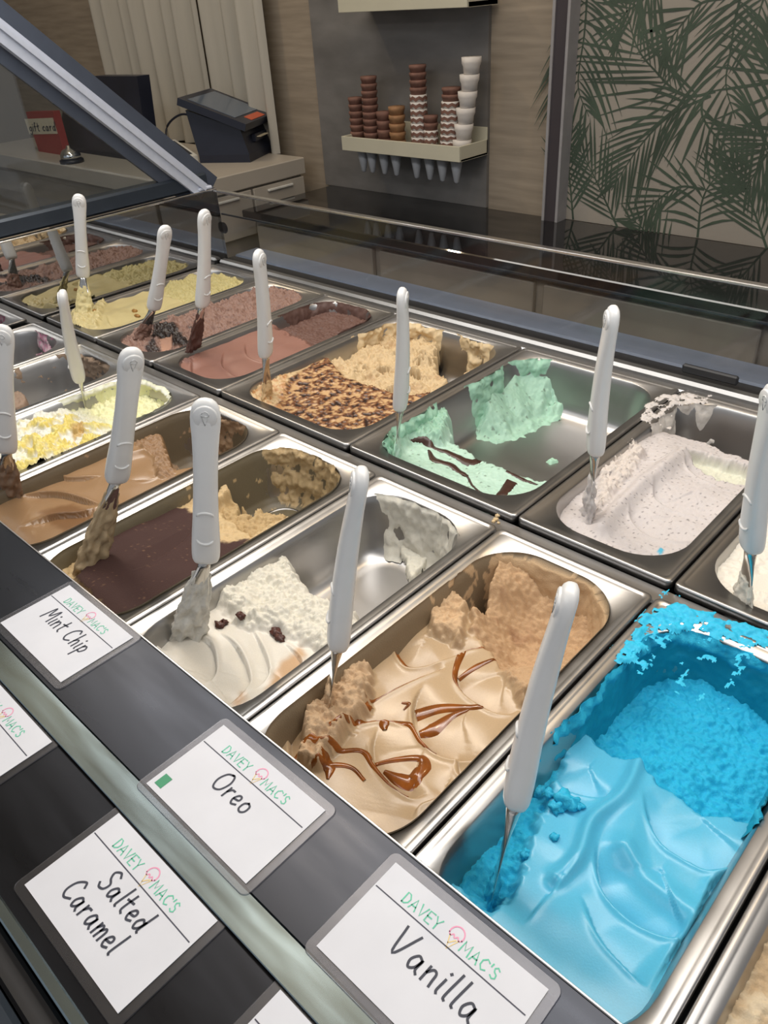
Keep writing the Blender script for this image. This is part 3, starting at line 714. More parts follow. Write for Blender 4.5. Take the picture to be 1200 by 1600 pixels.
# ---- tiramisu
p, t = cream('tiramisu', 'tan ice cream dusted with dark cocoa powder')
h = HF(p, -.016, lin(202, 170, 112), .6, .0012)
h.H += .006*np.exp(-((h.v-.25)/.2)**2)+.003*h.n(.05, 2)
cc = h.mask([(115, 905), (140, 880), (158, 845), (190, 822), (227, 804), (271, 786), (305, 800), (345, 845), (390, 838), (370, 875), (300, 925), (185, 975)], -.014, .003, .006, .010)
edge2 = h.mask([(330, 800), (560, 650), (700, 720), (430, 830), (395, 852)], -.03, .004, .006, .012, 3)
h.blend(edge2, -.034+h.crumb(2.0)+.0*h.u)
h.carve((255, 850), (300, 810), (240, 890), .004, .003, -.014, .0008)
h.blend(1-np.clip(cc+edge2, 0, 1), -.018+h.crumb(1.2, 3))
h.paint(cc, lin(66, 37, 31), .85); h.paint(cc*sstep(.35, .55, h.n(.004, 2, 6))*sstep(-.1, .3, h.n(.03, 2, 7)), lin(120, 84, 56), .85)
bare = h.mask([(330, 790), (400, 780), (440, 800), (480, 770), (520, 735), (560, 640), (400, 640)], -.055, .004, .006, .012, 4)
h.blend(bare, -.1); h.blend(sstep(.69, .72, h.v+.12*h.n(.03, 4, 8)-.10*(h.u-.5)), -.1); h.paint(edge2*(1-cc), lin(186, 154, 96), .7)
h.build(t, lin(104, 94, 68)); HFS['tiramisu'] = h
def ft(X, Y, Z, A):
    n1 = fbm(A, Z, .018, 4, 3); n2 = fbm(A, Z, .006, 3, 2)
    m = np.clip(wmask(X, Y, [(480, 695, 0, .05), (535, 725, -.01, .055), (450, 695, 0, .04)], 1), 0, 1)
    m2 = np.clip(wmask(X, Y, [(370, 720, 0, .09), (420, 700, 0, .06)], 1), 0, 1)
    th = -.0016+.0055*sstep(.1, .5, m)*(.6+1.4*n1)+np.exp(-((Z+.004)/.006)**2)*m*(.004+.006*n2)
    th = np.maximum(th, -.0016+.006*np.clip(n1-.12, 0, 1)*(m2 > 0))
    k_ = (th > 0)[..., None]*1.0; th = np.maximum(th, .0006+.0003*n1)
    return th, (lin(186, 156, 102)+n2[..., None]*.03)*k_+lin(110, 98, 72)*(1-k_), .42+.2*k_[..., 0]
film(t, p, ft)
# ---- mocha
p, t = cream('mocha', 'glossy coffee brown ice cream with broad paddle folds')
h = HF(p, -.014, lin(158, 120, 76), .22, .0012)
h.H += .004*h.n(.08, 2)
h.crease([(20, 775), (70, 765), (120, 775), (165, 790)], .007, .02, .003, -1, -.012)
h.crease([(25, 825), (80, 805), (130, 798), (160, 785)], .006, .02, .003, -1, -.012)
h.crease([(195, 745), (230, 748), (258, 735), (265, 715)], .005, .016, .0025, 1, -.012)
h.crease([(75, 735), (110, 745), (160, 740)], .005, .018, .002, -1, -.012)
h.ridge_line([(195, 712), (235, 705), (262, 730)], .006, .005, -.012)
end = h.mask([(205, 690), (250, 680), (275, 720), (272, 755), (245, 745), (240, 715)], -.014, .003, .004, .01)
h.blend(end, -.012+h.crumb(1.4)); h.paint(end, lin(146, 108, 66), .5)
bare = h.mask([(215, 690), (258, 690), (276, 745), (330, 740), (480, 640), (300, 560)], -.025, .004, .004, .012, 4)
h.blend(bare, -.1); h.paint(h.mask([(60, 800), (110, 780), (150, 800), (100, 830)], -.012, .006, .004), lin(132, 92, 50))
h.build(t, lin(104, 86, 58)); HFS['mocha'] = h
def fm(X, Y, Z, A):
    n1 = fbm(A, Z, .018, 4, 13); n2 = fbm(A, Z, .006, 3, 12)
    m = np.clip(wmask(X, Y, [(360, 640, 0, .045), (395, 660, -.01, .035)], 1), 0, 1)
    th = -.0016+.007*sstep(.1, .5, m)*(.6+1.4*n1)+np.exp(-((Z+.002)/.008)**2)*m*(.010+.01*n2)
    m2 = np.clip(wmask(X, Y, [(260, 680, 0, .12), (330, 650, 0, .08)], 1), 0, 1)
    th = np.maximum(th, -.0016+.006*np.clip(n1-.15, 0, 1)*(m2 > 0))
    k_ = (th > 0)[..., None]*1.0; th = np.maximum(th, .0006+.0003*n1)
    return th, (lin(160, 124, 84)+n2[..., None]*.03)*k_+lin(108, 92, 66)*(1-k_), .42+.2*k_[..., 0]
film(t, p, fm)
# ---- lemon
p, t = cream('lemon', 'white ice cream marbled with bright yellow lemon')
h = HF(p, -.008, lin(226, 224, 210), .5, .0013)
h.H += h.crumb(2.2)+.008*h.n(.03, 3)-.018*sstep(.55, .75, h.v)
yl = h.mask([(20, 690), (60, 655), (100, 650), (150, 655), (190, 650), (180, 690), (100, 720), (20, 745)], -.006, .006, .012, .02)
ym = sstep(-.12, .12, h.n(.022, 3, 4)+.3*h.n(.007, 2, 2)); h.paint(yl*ym, lin(226, 204, 74), .35)
h.H += .006*yl*ym
h.paint(sstep(.15, .5, h.n(.014, 3, 6))*.7, lin(214, 206, 130), .5)
h.paint(h.mask([(110, 665), (130, 655), (135, 680), (115, 690)], -.006, .003, .003), lin(200, 160, 70), .4)
h.paint(sstep(.6, .75, h.v)*.8, lin(222, 220, 150), .55)
h.build(t); HFS['lemon'] = h
def fl(X, Y, Z, A):
    n1 = fbm(A, Z, .02, 4, 23); n2 = fbm(A, Z, .006, 3, 22); v = (Y-p.y0)/(p.y1-p.y0); m = sstep(.55, .8, v)
    gap = np.clip(wmask(X, Y, [(283, 610, -.01, .035)], 1), 0, 1)
    lip = np.exp(-((Z+.003)/.004)**2)
    th = -.0016+m*.004*(.6+1.2*n1)-.006*gap*(1-lip)+lip*m*(.0045+.005*n2)
    return th, lin(218, 218, 158)*(1-lip[..., None])+lin(236, 236, 222)*lip[..., None], .6
film(t, p, fl)
# ---- scraped-out brown
p, t = cream('bare', 'last brown scraps of ice cream left in the nearly empty pan')
h = HF(p, -.1, lin(150, 122, 98), .6, .0016)
m = h.mask([(0, 620), (30, 610), (45, 622), (30, 640), (0, 645)], -.02, .004, .005, .012)
h.blend(m, -.02+h.crumb(1.6)); h.build(t)
def fe(X, Y, Z, A):
    n1 = fbm(A, Z, .02, 4, 33); n2 = fbm(A, Z, .006, 3, 32)
    m = np.clip(wmask(X, Y, [(150, 545, 0, .06), (175, 555, 0, .05)], 1), 0, 1); m2 = np.clip(wmask(X, Y, [(95, 560, 0, .08)], 1), 0, 1)
    th = -.0016+.010*sstep(.1, .5, m)*(.6+1.4*n1)*sstep(-.05, -.02, Z)+np.exp(-((Z+.002)/.006)**2)*m*(.006+.008*n2)
    th = np.maximum(th, -.0016+.008*np.clip(n1-.1, 0, 1)*(m2 > 0))
    return th, lin(156, 130, 104)+n2[..., None]*.03, .7
film(t, p, fe)
# ---- pink
p, t = cream('pink', 'pink berry smears of ice cream on a bare pan by the end wall')
h = HF(p, -.1, lin(190, 120, 150), .5, .0016)
m = h.mask([(85, 520), (105, 510), (110, 540), (95, 550), (50, 560), (55, 550)], -.03, .004, .006, .012)
h.blend(m, -.045+h.crumb(1.2)); h.build(t)
def fp(X, Y, Z, A):
    n1 = fbm(A, Z, .02, 4, 43); n2 = fbm(A, Z, .007, 3, 42); v = (Y-p.y0)/(p.y1-p.y0)
    m = np.clip(wmask(X, Y, [(95, 515, 0, .06), (110, 520, -.02, .05)], 1), 0, 1)
    th = -.0016+.007*sstep(.1, .5, m)*(.5+1.6*n1); th = np.maximum(th, -.0016+.007*np.clip(n1-.1, 0, 1)*(v > .3))
    w = np.clip(n2*2+.4, 0, 1)[..., None]
    return th, lin(206, 110, 150)*w+lin(196, 170, 176)*(1-w), .5
film(t, p, fp)
# ---- biscuit
p, t = cream('biscuit', 'frosty pale brown ice cream at the bottom right corner')
h = HF(p, -.012, lin(190, 160, 116), .75, .0013)
h.H += h.crumb(1.6); h.paint(sstep(-.1, .4, h.n(.02, 4)), lin(206, 186, 150)); h.paint(sstep(.1, .5, h.n(.03, 4, 5)), lin(168, 124, 70))
h.build(t); HFS['biscuit'] = h
# ---- pistachio
p, t = cream('pistachio', 'pale pistachio ice cream with a brown nut, beside the mirrored end wall')
h = HF(p, -.006, lin(200, 182, 116), .35, .0015)
h.H += .004*h.n(.05, 2)
h.crease([(165, 490), (175, 508), (200, 512), (235, 500)], .006, .02, .0018, 1, -.004); h.crease([(225, 472), (238, 488), (270, 480)], .006, .02, .0018, 1, -.004)
m = sstep(.52, .6, h.v+.05*h.n(.02, 3)); h.blend(m, -.010+h.crumb(2.0)+.006*h.n(.03, 3)); h.paint(m, lin(184, 170, 100), .55)
m = h.mask([(110, 480), (130, 455), (165, 470), (150, 510), (115, 515)], -.004, .004, .006, .012, 4); h.blend(m, -.002+h.crumb(2.0, 4))
h.build(t); HFS['pistachio'] = h
for k, (px, py, rr) in enumerate([(210, 485, .005), (214, 493, .005), (148, 489, .004)]):
    q = at(px, py, -.004); lump(t, (q[0], q[1], h.height(q[0], q[1])+.001), rr, (0, 0, 0), 70+k, 'nut', .5, (1.3, .8, .6), M['nut'])
# ---- rocky
p, t = cream('rocky', 'rough brown chocolate ice cream with a dark fudge swirl')
h = HF(p, -.008, lin(142, 106, 90), .55, .0014)
h.H += h.crumb(2.2)+.006*h.n(.03, 3); h.paint(sstep(0, .4, h.n(.025, 4, 3)), lin(128, 92, 78))
m = h.mask([(235, 530), (245, 505), (270, 503), (285, 525), (300, 535), (270, 545), (255, 530)], -.004, .003, .006, .01)
h.paint(m, lin(38, 26, 24), .35); h.H += m*.004
m = h.mask([(225, 540), (240, 530), (250, 545), (235, 555)], -.004, .003, .005, .01); h.paint(m, lin(50, 34, 30), .4)
h.paint(sstep(.35, .5, h.n(.012, 3, 9))*(h.v < .5), lin(60, 40, 34), .4)
m = h.mask([(250, 530), (268, 525), (270, 545), (252, 550)], -.004, .002, .002); h.blend(m, -.004); h.paint(m, lin(190, 140, 112), .25)
h.build(t); HFS['rocky'] = h
# ---- chocolate
p, t = cream('choc', 'smooth milk chocolate ice cream in overlapping waves')
h = HF(p, -.008, lin(148, 100, 84), .36, .0013)
h.H += .004*h.n(.06, 2)
for L in ([(350, 545), (347, 568), (368, 585), (400, 592)], [(382, 530), (386, 552), (410, 562), (450, 560)], [(446, 498), (455, 520), (480, 530), (505, 520)], [(300, 560), (300, 580), (320, 600)]):
    h.crease(L, .006, .02, .0018, 1, -.006)
m = sstep(.56, .62, h.v+.07*(h.u-.5)+.05*h.n(.02, 3)); h.blend(m, -.022+.006*sstep(.8, 1, h.v)+h.crumb(1.0)); h.paint(m, lin(104, 70, 58), .6)
m = h.mask([(268, 560), (290, 530), (340, 510), (325, 535), (295, 565)], -.004, .004, .006, .012); h.H += m*h.crumb(1.2, 5); h.paint(m, lin(120, 78, 66), .6)
h.build(t); HFS['choc'] = h
def fch(X, Y, Z, A):
    n1 = fbm(A, Z, .02, 4, 53); v = (Y-p.y0)/(p.y1-p.y0); m = sstep(.6, .75, v)
    th = -.0016+m*.003*(.9+1.6*n1); return th, lin(100, 70, 60), .5
film(t, p, fch, .0022)
# ---- brulee
p, t = cream('brulee', 'cream coloured ice cream under a scorched brown sugar crust')
h = HF(p, -.012, lin(206, 174, 120), .5, .0013)
cr = h.mask([(425, 650), (455, 590), (510, 555), (540, 590), (590, 605), (625, 618), (700, 610), (660, 640), (560, 700), (480, 690)], -.012, .003, .006, .012)
h.H += .002*h.n(.03, 2)
cell = fbm(h.X, h.Y, .012, 3, 5); cell2 = fbm(h.X, h.Y, .0055, 3, 8)
m1 = sstep(-.26, .02, cell+.5*cell2); m2 = sstep(.09, .27, cell+.55*cell2)
h.paint(cr, lin(204, 160, 100), .3); h.paint(cr*m1, lin(128, 76, 36), .3); h.paint(cr*m2, lin(46, 27, 21), .35)
h.H += cr*(.0012*m1-.0016*m2)
rear = sstep(.0, .03, h.Y-p.y0-.15+.05*(h.u-.3)+.015*h.n(.03, 3))*(1-cr)
h.blend(rear, -.022+h.crumb(2.0)+.016*h.n(.04, 3)-.004*h.v); h.paint(rear, lin(206, 176, 124), .6); h.paint(rear*sstep(.1, .5, h.n(.03, 3, 5)), lin(186, 150, 98), .5)
bare = h.mask([(680, 570), (700, 500), (770, 520), (790, 560), (700, 610)], -.03, .004, .012, .016, 4); h.blend(bare, -.1); h.blend(rear*sstep(.22, .34, h.n(.03, 4, 21))*(h.u > .3), -.1)
left = h.mask([(385, 620), (420, 585), (455, 575), (440, 640), (425, 650)], -.012, .004, .005, .012, 8); h.blend(left, -.010+h.crumb(1.6, 8)); h.paint(left*sstep(-.2, .3, h.n(.012, 3, 2)), lin(190, 132, 66), .35)
h.build(t, lin(128, 116, 92)); HFS['brulee'] = h
def fbr(X, Y, Z, A):
    n1 = fbm(A, Z, .024, 4, 63); n2 = fbm(A, Z, .007, 3, 62)
    m = np.clip(wmask(X, Y, [(560, 505, 0, .07), (620, 492, 0, .08), (670, 505, 0, .05), (760, 540, -.01, .035), (740, 530, -.01, .03)], 1), 0, 1)
    th = -.0016+.009*sstep(.05, .45, m)*(.6+1.5*n1)+np.exp(-((Z+.003)/.006)**2)*m*(.005+.008*n2)
    return th, lin(216, 188, 136)+n2[..., None]*.05, .6
film(t, p, fbr)
# ---- mint
p, t = cream('mint', 'mint green ice cream with dark chocolate shards in a half-bare pan')
h = HF(p, -.1, lin(166, 218, 188), .5, .0012)
A_ = h.mask([(560, 690), (610, 640), (640, 615), (690, 612), (705, 660), (712, 690), (760, 718), (800, 735), (880, 750), (880, 800), (760, 830), (600, 760)], -.03, .006, .008, .014)
h.blend(A_, -.028-.006*h.u+.006*h.n(.05, 2)+h.crumb(.5)); h.paint(A_, lin(176, 216, 194), .4)
A2 = h.mask([(585, 690), (630, 630), (690, 612), (705, 665), (690, 690), (640, 690), (610, 720)], -.025, .006, .006, .014, 2)*A_
h.blend(A2, -.016+h.crumb(2.0, 4)+.008*np.clip(.3-h.u, 0, 1)); h.paint(A2, lin(142, 192, 164), .55)
B_ = h.mask([(716, 640), (728, 600), (742, 555), (800, 530), (860, 545), (892, 590), (888, 622), (800, 668), (760, 668)], -.056, .020, .012, .020, 3)
h.H = np.maximum(h.H, -.0745+B_*(.0745-.059+.030*sstep(.30, .04, h.u)+.030*sstep(.80, .98, h.v)+h.crumb(.7, 6)+.0035*np.sin((h.X*.5+h.Y)*120+2*h.n(.03, 2)))); h.paint(B_, lin(152, 200, 174), .5)
fl2 = h.mask([(765, 682), (800, 660), (860, 635), (862, 645), (800, 680), (775, 692)], -.068, .003, .006, .01, 4)*(1-B_); h.blend(fl2, -.070+h.crumb(.6, 3)); h.paint(fl2, lin(160, 206, 180), .5)
for c in ((862, 718), (695, 655), (703, 660)):
    b2 = h.mask([(c[0]-8, c[1]), (c[0], c[1]-3), (c[0]+9, c[1]), (c[0], c[1]+4)], -.068, .002, .003, .008, 7); h.blend(b2, -.067)
h.paint(sstep(.42, .5, h.n(.006, 2, 9)), lin(120, 150, 130))
h.build(t); HFS['mint'] = h
def fmi(X, Y, Z, A):
    n1 = fbm(A, Z, .024, 4, 73); n2 = fbm(A, Z, .007, 3, 72)
    m = np.clip(wmask(X, Y, [(735, 580, 0, .06), (775, 550, 0, .05), (830, 548, 0, .05), (870, 560, -.01, .03), (600, 680, 0, .05), (640, 640, 0, .045)], 1), 0, 1)
    th = -.0016+.008*sstep(.05, .4, m)*(.6+1.3*n1)+np.exp(-((Z+.004)/.006)**2)*m*(.002+.005*n2)
    return th, lin(152, 206, 176)+n2[..., None]*.03, .55
film(t, p, fmi)
def mpx(L): return [(520+a/2.5, 430+b/2.5) for a, b in L]
for L, w in [([(305, 665), (370, 668), (450, 695), (530, 725), (605, 708)], (.0008, .003, .0035, .0055, .003)),
             ([(375, 690), (400, 728), (470, 745), (525, 785)], (.0015, .004, .0042, .002)),
             ([(525, 785), (560, 832), (620, 862), (660, 850), (700, 803)], (.0012, .001, .0016, .005, .0055)),
             ([(680, 770), (740, 790), (800, 815)], (.003, .003, .001)), ([(600, 730), (645, 728)], (.002, .001))]:
    ribbon_on(h, mpx(L), [q_*1.35 for q_ in w], M['choc'], t, 'chocolate_shard', -.03)
# ---- lilac speckled
p, t = cream('oreo', 'lilac-white ice cream with dark cookie specks and one blue drip')
h = HF(p, -.016, lin(200, 191, 188), .55, .0011)
h.H += .004*h.n(.05, 2)+.008*np.exp(-((h.v-.5)/.2)**2)
for L in ([(1020, 755), (1025, 785), (1055, 800), (1100, 808), (1140, 800)], [(982, 790), (990, 815), (1020, 838), (1068, 846), (1110, 835)], [(1068, 722), (1075, 740), (1105, 760), (1140, 768)], [(968, 700), (985, 722), (1020, 728), (1060, 715)]):
    h.crease(L, .012, .026, .003, 1, -.014)
h.ridge_line([(1068, 712), (1030, 745), (1000, 765), (960, 800), (940, 825)], .010, .011, -.012)
h.H += .0009*h.n(.005, 3, 2)
lm = h.mask([(935, 800), (935, 740), (985, 690), (1005, 710), (990, 745), (960, 770)], -.012, .004, .006, .012); h.blend(lm, -.008+h.crumb(2.2)); h.paint(lm, lin(208, 196, 186), .7)
h.paint(sstep(.40, .52, h.n(.0032, 2, 9))*.75, lin(96, 88, 92))
pale = h.mask([(1065, 712), (1100, 715), (1200, 745), (1200, 775), (1140, 765), (1085, 735)], -.02, .003, .006, .012, 2); h.blend(pale, -.030+h.crumb(.8)); h.paint(pale, lin(212, 212, 190), .5)
bare = h.mask([(1000, 680), (1060, 700), (1100, 708), (1165, 738), (1230, 745), (1200, 600), (1000, 590)], -.03, .003, .004, .012, 3); h.blend(bare, -.1)
dot = h.mask([(1027, 858), (1032, 852), (1038, 857), (1033, 864)], -.012, .001, .001, .004); h.paint(dot, lin(30, 176, 212)); h.H += dot*.0012
h.build(t); HFS['oreo'] = h
def fo(X, Y, Z, A):
    n1 = fbm(A, Z, .022, 4, 83); n2 = fbm(A, Z, .006, 3, 82)
    m = np.clip(wmask(X, Y, [(1025, 640, 0, .035), (1060, 620, 0, .035), (1010, 660, -.01, .03), (1100, 630, -.005, .025)], 1), 0, 1); m2 = np.clip(wmask(X, Y, [(1100, 625, 0, .1), (1170, 650, 0, .08)], 1), 0, 1)
    th = -.0016+.0068*sstep(.08, .45, m)*(.75+.9*n1)
    th = np.maximum(th, -.0016+.008*np.clip(n1-.14, 0, 1)*(m2 > 0))
    return th, lin(206, 198, 188)+n2[..., None]*.04, .6
film(t, p, fo)
rim_crumbs(t, p, [(1003, 650), (1015, 630), (1040, 615), (1110, 618), (1100, 630), (1050, 632), (1015, 665)], lin(204, 196, 190), .06, 8, .006)
# ---- vanilla
p, t = cream('vanilla', 'off-white vanilla ice cream cut by the right edge of the picture')
h = HF(p, -.012, lin(228, 220, 204), .5, .0013)
h.H += h.crumb(1.0)+.004*h.n(.04, 2); h.carve((1190, 900), (1230, 890), (1190, 930), .006, .003, -.01, .0012)
h.build(t); HFS['vanilla'] = h
# loose crumbs on the rims
ct = empty('rim_crumb', tuple(at(777, 811, 0)), 'small beige crumb on the rim between mint and white pans', 'crumb')
for k, (px, py, r) in enumerate([(775, 812, .0028), (777, 806, .0022), (771, 815, .002), (779, 817, .0018)]):
    q = at(px, py, .001); lump(ct, q, r, lin(208, 178, 124), 90+k, 'crumb_piece')
# ------------------------------------------------------------------ spatulas
def superring(c, ex, ey, w, th, n=28, pw=2.6):
    out = []
    for i in range(n):
        a = 2*math.pi*i/n; ca, sa = math.cos(a), math.sin(a)
        out.append(np.asarray(c)+ex*w*math.copysign(abs(ca)**(2/pw), ca)+ey*th*math.copysign(abs(sa)**(2/pw), sa))
    return out
HL = .149
def handle_mesh():
    # local: origin at the top end, z runs down the handle, x across the face, -y is the face
    mb = MB(); X = np.array([1., 0, 0]); Y = np.array([0, 1., 0]); rings = []
    ss = [0, .0012, .0035, .007, .011, .016, .022, .030, .045, .065, .085, .105, .120, .132, .140, .145, .148, .149]
    W = [.0014, .0052, .0080, .0100, .0110, .0114, .0112, .0104, .0097, .0095, .0098, .0104, .0112, .0116, .0116, .0112, .0102, .0080]
    T = [.0012, .0032, .0046, .0053, .0056, .0057, .0058, .0060, .0066, .0073, .0078, .0083, .0087, .0088, .0087, .0083, .0074, .0050]
    for s, w, t_ in zip(ss, W, T):
        bow = -.0022*math.sin(math.pi*s/HL)
        rings.append(superring((0, bow, s), X, Y, w, t_))
    mb.loft(rings); return mb
def relief_meshes():
    # raised disc, the small cone mark on it, and two thumb crescents
    disc = MB().lathe((0, -.0052, .0130), [(.0092, .0012), (.0090, -.0006), (.0082, -.0012), (.0001, -.0012)], 28, (0, 1, 0), False)
    y = -.0064; cone = MB()
    cone.tube([(-.0026, y, .0125), (0, y, .0195), (.0026, y, .0125), (0, y, .0120), (-.0026, y, .0125), (-.0029, y, .0108), (-.0018, y, .0088), (0, y, .0080), (.0018, y, .0088), (.0029, y, .0108), (.0026, y, .0125)], .0005, 6)
    out = [('disc', disc), ('cone_mark', cone)]
    for z0, sg, yy in ((.100, 1, -.0102), (.121, -1, -.0104)):
        out.append(('thumb_ridge', MB().tube([(.0068*math.cos(a), yy+.0012*abs(math.cos(a))**2, z0-sg*.0048*math.sin(a)) for a in np.linspace(.15, math.pi-.15, 10)], [.0003]+[.0011]*8+[.0003], 8)))
    return out
_h = handle_mesh(); _r = relief_meshes()
SP_MESH = {}
def spatula(nme, label, top, hb, ent, z, L, face, coat, coat_amt=1.0, ends=None):
    E = at(*ent, z); d = ray(*top); d /= np.linalg.norm(d); b = d@(CAM_C-E)
    disc = max(0, b*b-((CAM_C-E)@(CAM_C-E)-L*L)); T = CAM_C+d*(-b-math.sqrt(disc))
    # lower end of the handle: on its own sight line, one handle length from the top
    d2 = ray(*hb); d2 /= np.linalg.norm(d2); b2 = d2@(CAM_C-T); disc2 = b2*b2-((CAM_C-T)@(CAM_C-T)-HL*HL)
    if disc2 > 0:
        c1 = CAM_C+d2*(-b2-math.sqrt(disc2)); c2 = CAM_C+d2*(-b2+math.sqrt(disc2)); ref = T+(E-T)*HL/np.linalg.norm(E-T)
        Hh = c1 if np.linalg.norm(c1-ref) < np.linalg.norm(c2-ref) else c2
    else: Hh = CAM_C+d2*(-b2); Hh = T+(Hh-T)/np.linalg.norm(Hh-T)*HL
    ax = (Hh-T)/np.linalg.norm(Hh-T)
    tocam = CAM_C-(T+Hh)/2; tocam -= ax*(tocam@ax); tocam /= np.linalg.norm(tocam); sd = np.cross(ax, tocam)
    fdir = tocam*math.cos(math.radians(face))+sd*math.sin(math.radians(face))
    xdir = np.cross(-fdir, ax)      # local x so that (x, y=-face, z=ax) is right handed
    root = bpy.data.objects.new('gelato_spatula', None); COL.objects.link(root); root.empty_display_size = .02
    tag(root, label, 'spatula', 'white-handled gelato spatulas')
    root.matrix_world = Matrix(((xdir[0], -fdir[0], ax[0], T[0]), (xdir[1], -fdir[1], ax[1], T[1]), (xdir[2], -fdir[2], ax[2], T[2]), (0, 0, 0, 1)))
    Rm = np.stack([xdir, -fdir, ax], 1)
    loc = lambda P: ((np.asarray(P)-T)@Rm)
    def part(name, me, parent):
        o = bpy.data.objects.new(name, me); COL.objects.link(o); o.parent = parent; return o
    if 'h' not in SP_MESH:
        SP_MESH['h'] = []
        for nm, mb in [('handle', _h)]+_r:
            me = bpy.data.meshes.new(nm); me.from_pydata(mb.V, [], mb.F)
            me.polygons.foreach_set('use_smooth', [True]*len(me.polygons)); me.materials.append(M['white_plastic']); SP_MESH['h'].append((nm, me))
    hobj = part('handle', SP_MESH['h'][0][1], root)
    for nm, me in SP_MESH['h'][1:]: part(nm, me, hobj)
    # blade from handle end down into the ice cream
    e = loc(E); hb_l = np.array([0, 0, HL-.004]); bd = e-hb_l; bl = np.linalg.norm(bd); bd /= bl
    end = e+bd*.028; Lb = bl+.028
    bx = np.array([1., 0, 0]); bx -= bd*(bx@bd); bx /= np.linalg.norm(bx); by = np.cross(bd, bx)
    mb = MB(); rings = []
    for f, w, t_ in ((0, .0052, .0048), (.10, .0054, .0046), (.2, .0070, .0030), (.32, .0095, .0014), (.5, .0112, .0008), (.75, .0124, .0006), (.93, .0120, .0005), (1, .0100, .0003)):
        rings.append(superring(hb_l+bd*Lb*f, bx, by, w, t_, 20, 2.4))
    mb.loft(rings)
    me = bpy.data.meshes.new('blade'); me.from_pydata(mb.V, [], mb.F); me.polygons.foreach_set('use_smooth', [True]*len(me.polygons)); me.materials.append(M['blade'])
    part('blade', me, root)
    if coat is not None:
        # ice cream clinging to the lower blade
        n, m = 40, 46; V = []; F = []; sdv = (abs(hash(nme)) if False else sum(map(ord, nme))) % 50
        fs = np.linspace(max(.12, .95-.95*coat_amt), 1.0, m)
        for f in fs:
            g = (f-fs[0])/(1-fs[0])
            for i in range(n):
                a = 2*math.pi*i/n
                nz = float(fbm(np.array(a*2.2), np.array(f*9.+sdv), 1.0, 4, sdv)); w0 = np.interp(f, [0, .2, .32, .5, 1], [.0052, .0070, .0095, .0112, .0124])
                th = (.0006+.0042*g+.0085*nz*(.35+.65*g))
                if f == fs[0]: th = -.001
                w = w0+th*.9; tt = .0010+max(th*1.3, -.0012)
                V.append(hb_l+bd*Lb*f+bx*w*math.cos(a)+by*tt*math.sin(a))
        for k in range(m-1):
            for i in range(n): F.append((k*n+i, k*n+(i+1) % n, (k+1)*n+(i+1) % n, (k+1)*n+i))
        me = bpy.data.meshes.new('clinging_ice_cream'); me.from_pydata([tuple(v) for v in V], [], F)
        me.polygons.foreach_set('use_smooth', [True]*len(me.polygons)); me.materials.append(M['cream'])
        a_ = me.color_attributes.new('Col', 'FLOAT_COLOR', 'POINT'); cc = np.zeros((len(V), 4)); cc[:, :3] = coat if nme == 'blue' else desat(coat); cc[:, 3] = .55
        rg = np.random.RandomState(3).rand(len(V), 1)*.16+.9; cc[:, :3] *= rg
        a_.data.foreach_set('color', cc.astype(np.float32).ravel()); part('clinging_ice_cream', me, root)
    return root
spatula('pist', 'white-handled spatula standing in the pistachio ice cream, leftmost of the back row', (123, 303), (130, 432), (132, 488), .0, .2, 8, lin(206, 190, 124), .9)
spatula('rock', 'white-handled spatula leaning in the rough chocolate ice cream with fudge', (259, 352), (240, 482), (222, 525), -.002, .2, -32, lin(140, 104, 88), .6)
spatula('choc', 'tall white-handled spatula in the smooth milk chocolate ice cream', (319, 327), (316, 478), (302, 548), -.004, .228, -48, lin(92, 58, 48), .95)
spatula('brul', 'white-handled spatula in the scorched-crust ice cream', (403, 390), (415, 555), (418, 620), -.008, .205, -60, lin(214, 176, 116), .55)
spatula('mint', 'slim side-on white-handled spatula in the mint green ice cream', (628, 450), (625, 637), (620, 712), -.024, .213, -80, lin(186, 226, 204), .5)
spatula('oreo', 'white-handled spatula standing in the lilac-white speckled ice cream', (960, 478), (930, 706), (918, 808), -.014, .228, 76, lin(206, 198, 194), .7)
spatula('vani', 'white-handled spatula cut by the right edge of the picture', (1212, 600), (1174, 856), (1160, 945), -.010, .212, 60, lin(226, 218, 200), .6)
spatula('lemo', 'slim tilted white-handled spatula in the yellow lemon ice cream', (97, 455), (124, 592), (132, 622), -.006, .187, 100, None)
spatula('left', 'white-handled spatula at the left edge in the coffee ice cream', (3, 507), (10, 705), (14, 775), -.012, .214, 8, lin(132, 102, 76), .85)
spatula('tira', 'white-handled spatula smeared with tan cream beside the cocoa dusted ice cream', (207, 543), (182, 750), (143, 880), -.012, .24, -22, lin(176, 150, 108), .95)
spatula('rais', 'upright white-handled spatula in the white raisin ice cream, relief side facing out', (321, 622), (322, 875), (296, 985), -.016, .228, 4, lin(208, 203, 190), .85)
spatula('cara', 'slim leaning white-handled spatula in the caramel streaked ice cream', (567, 730), (528, 1008), (512, 1095), -.012, .208, 82, lin(196, 160, 116), .45)
spatula('blue', 'large nearest white-handled spatula in the bright blue ice cream', (895, 912), (806, 1252), (768, 1395), -.036, .226, 84, lin(30, 160, 200), .35)

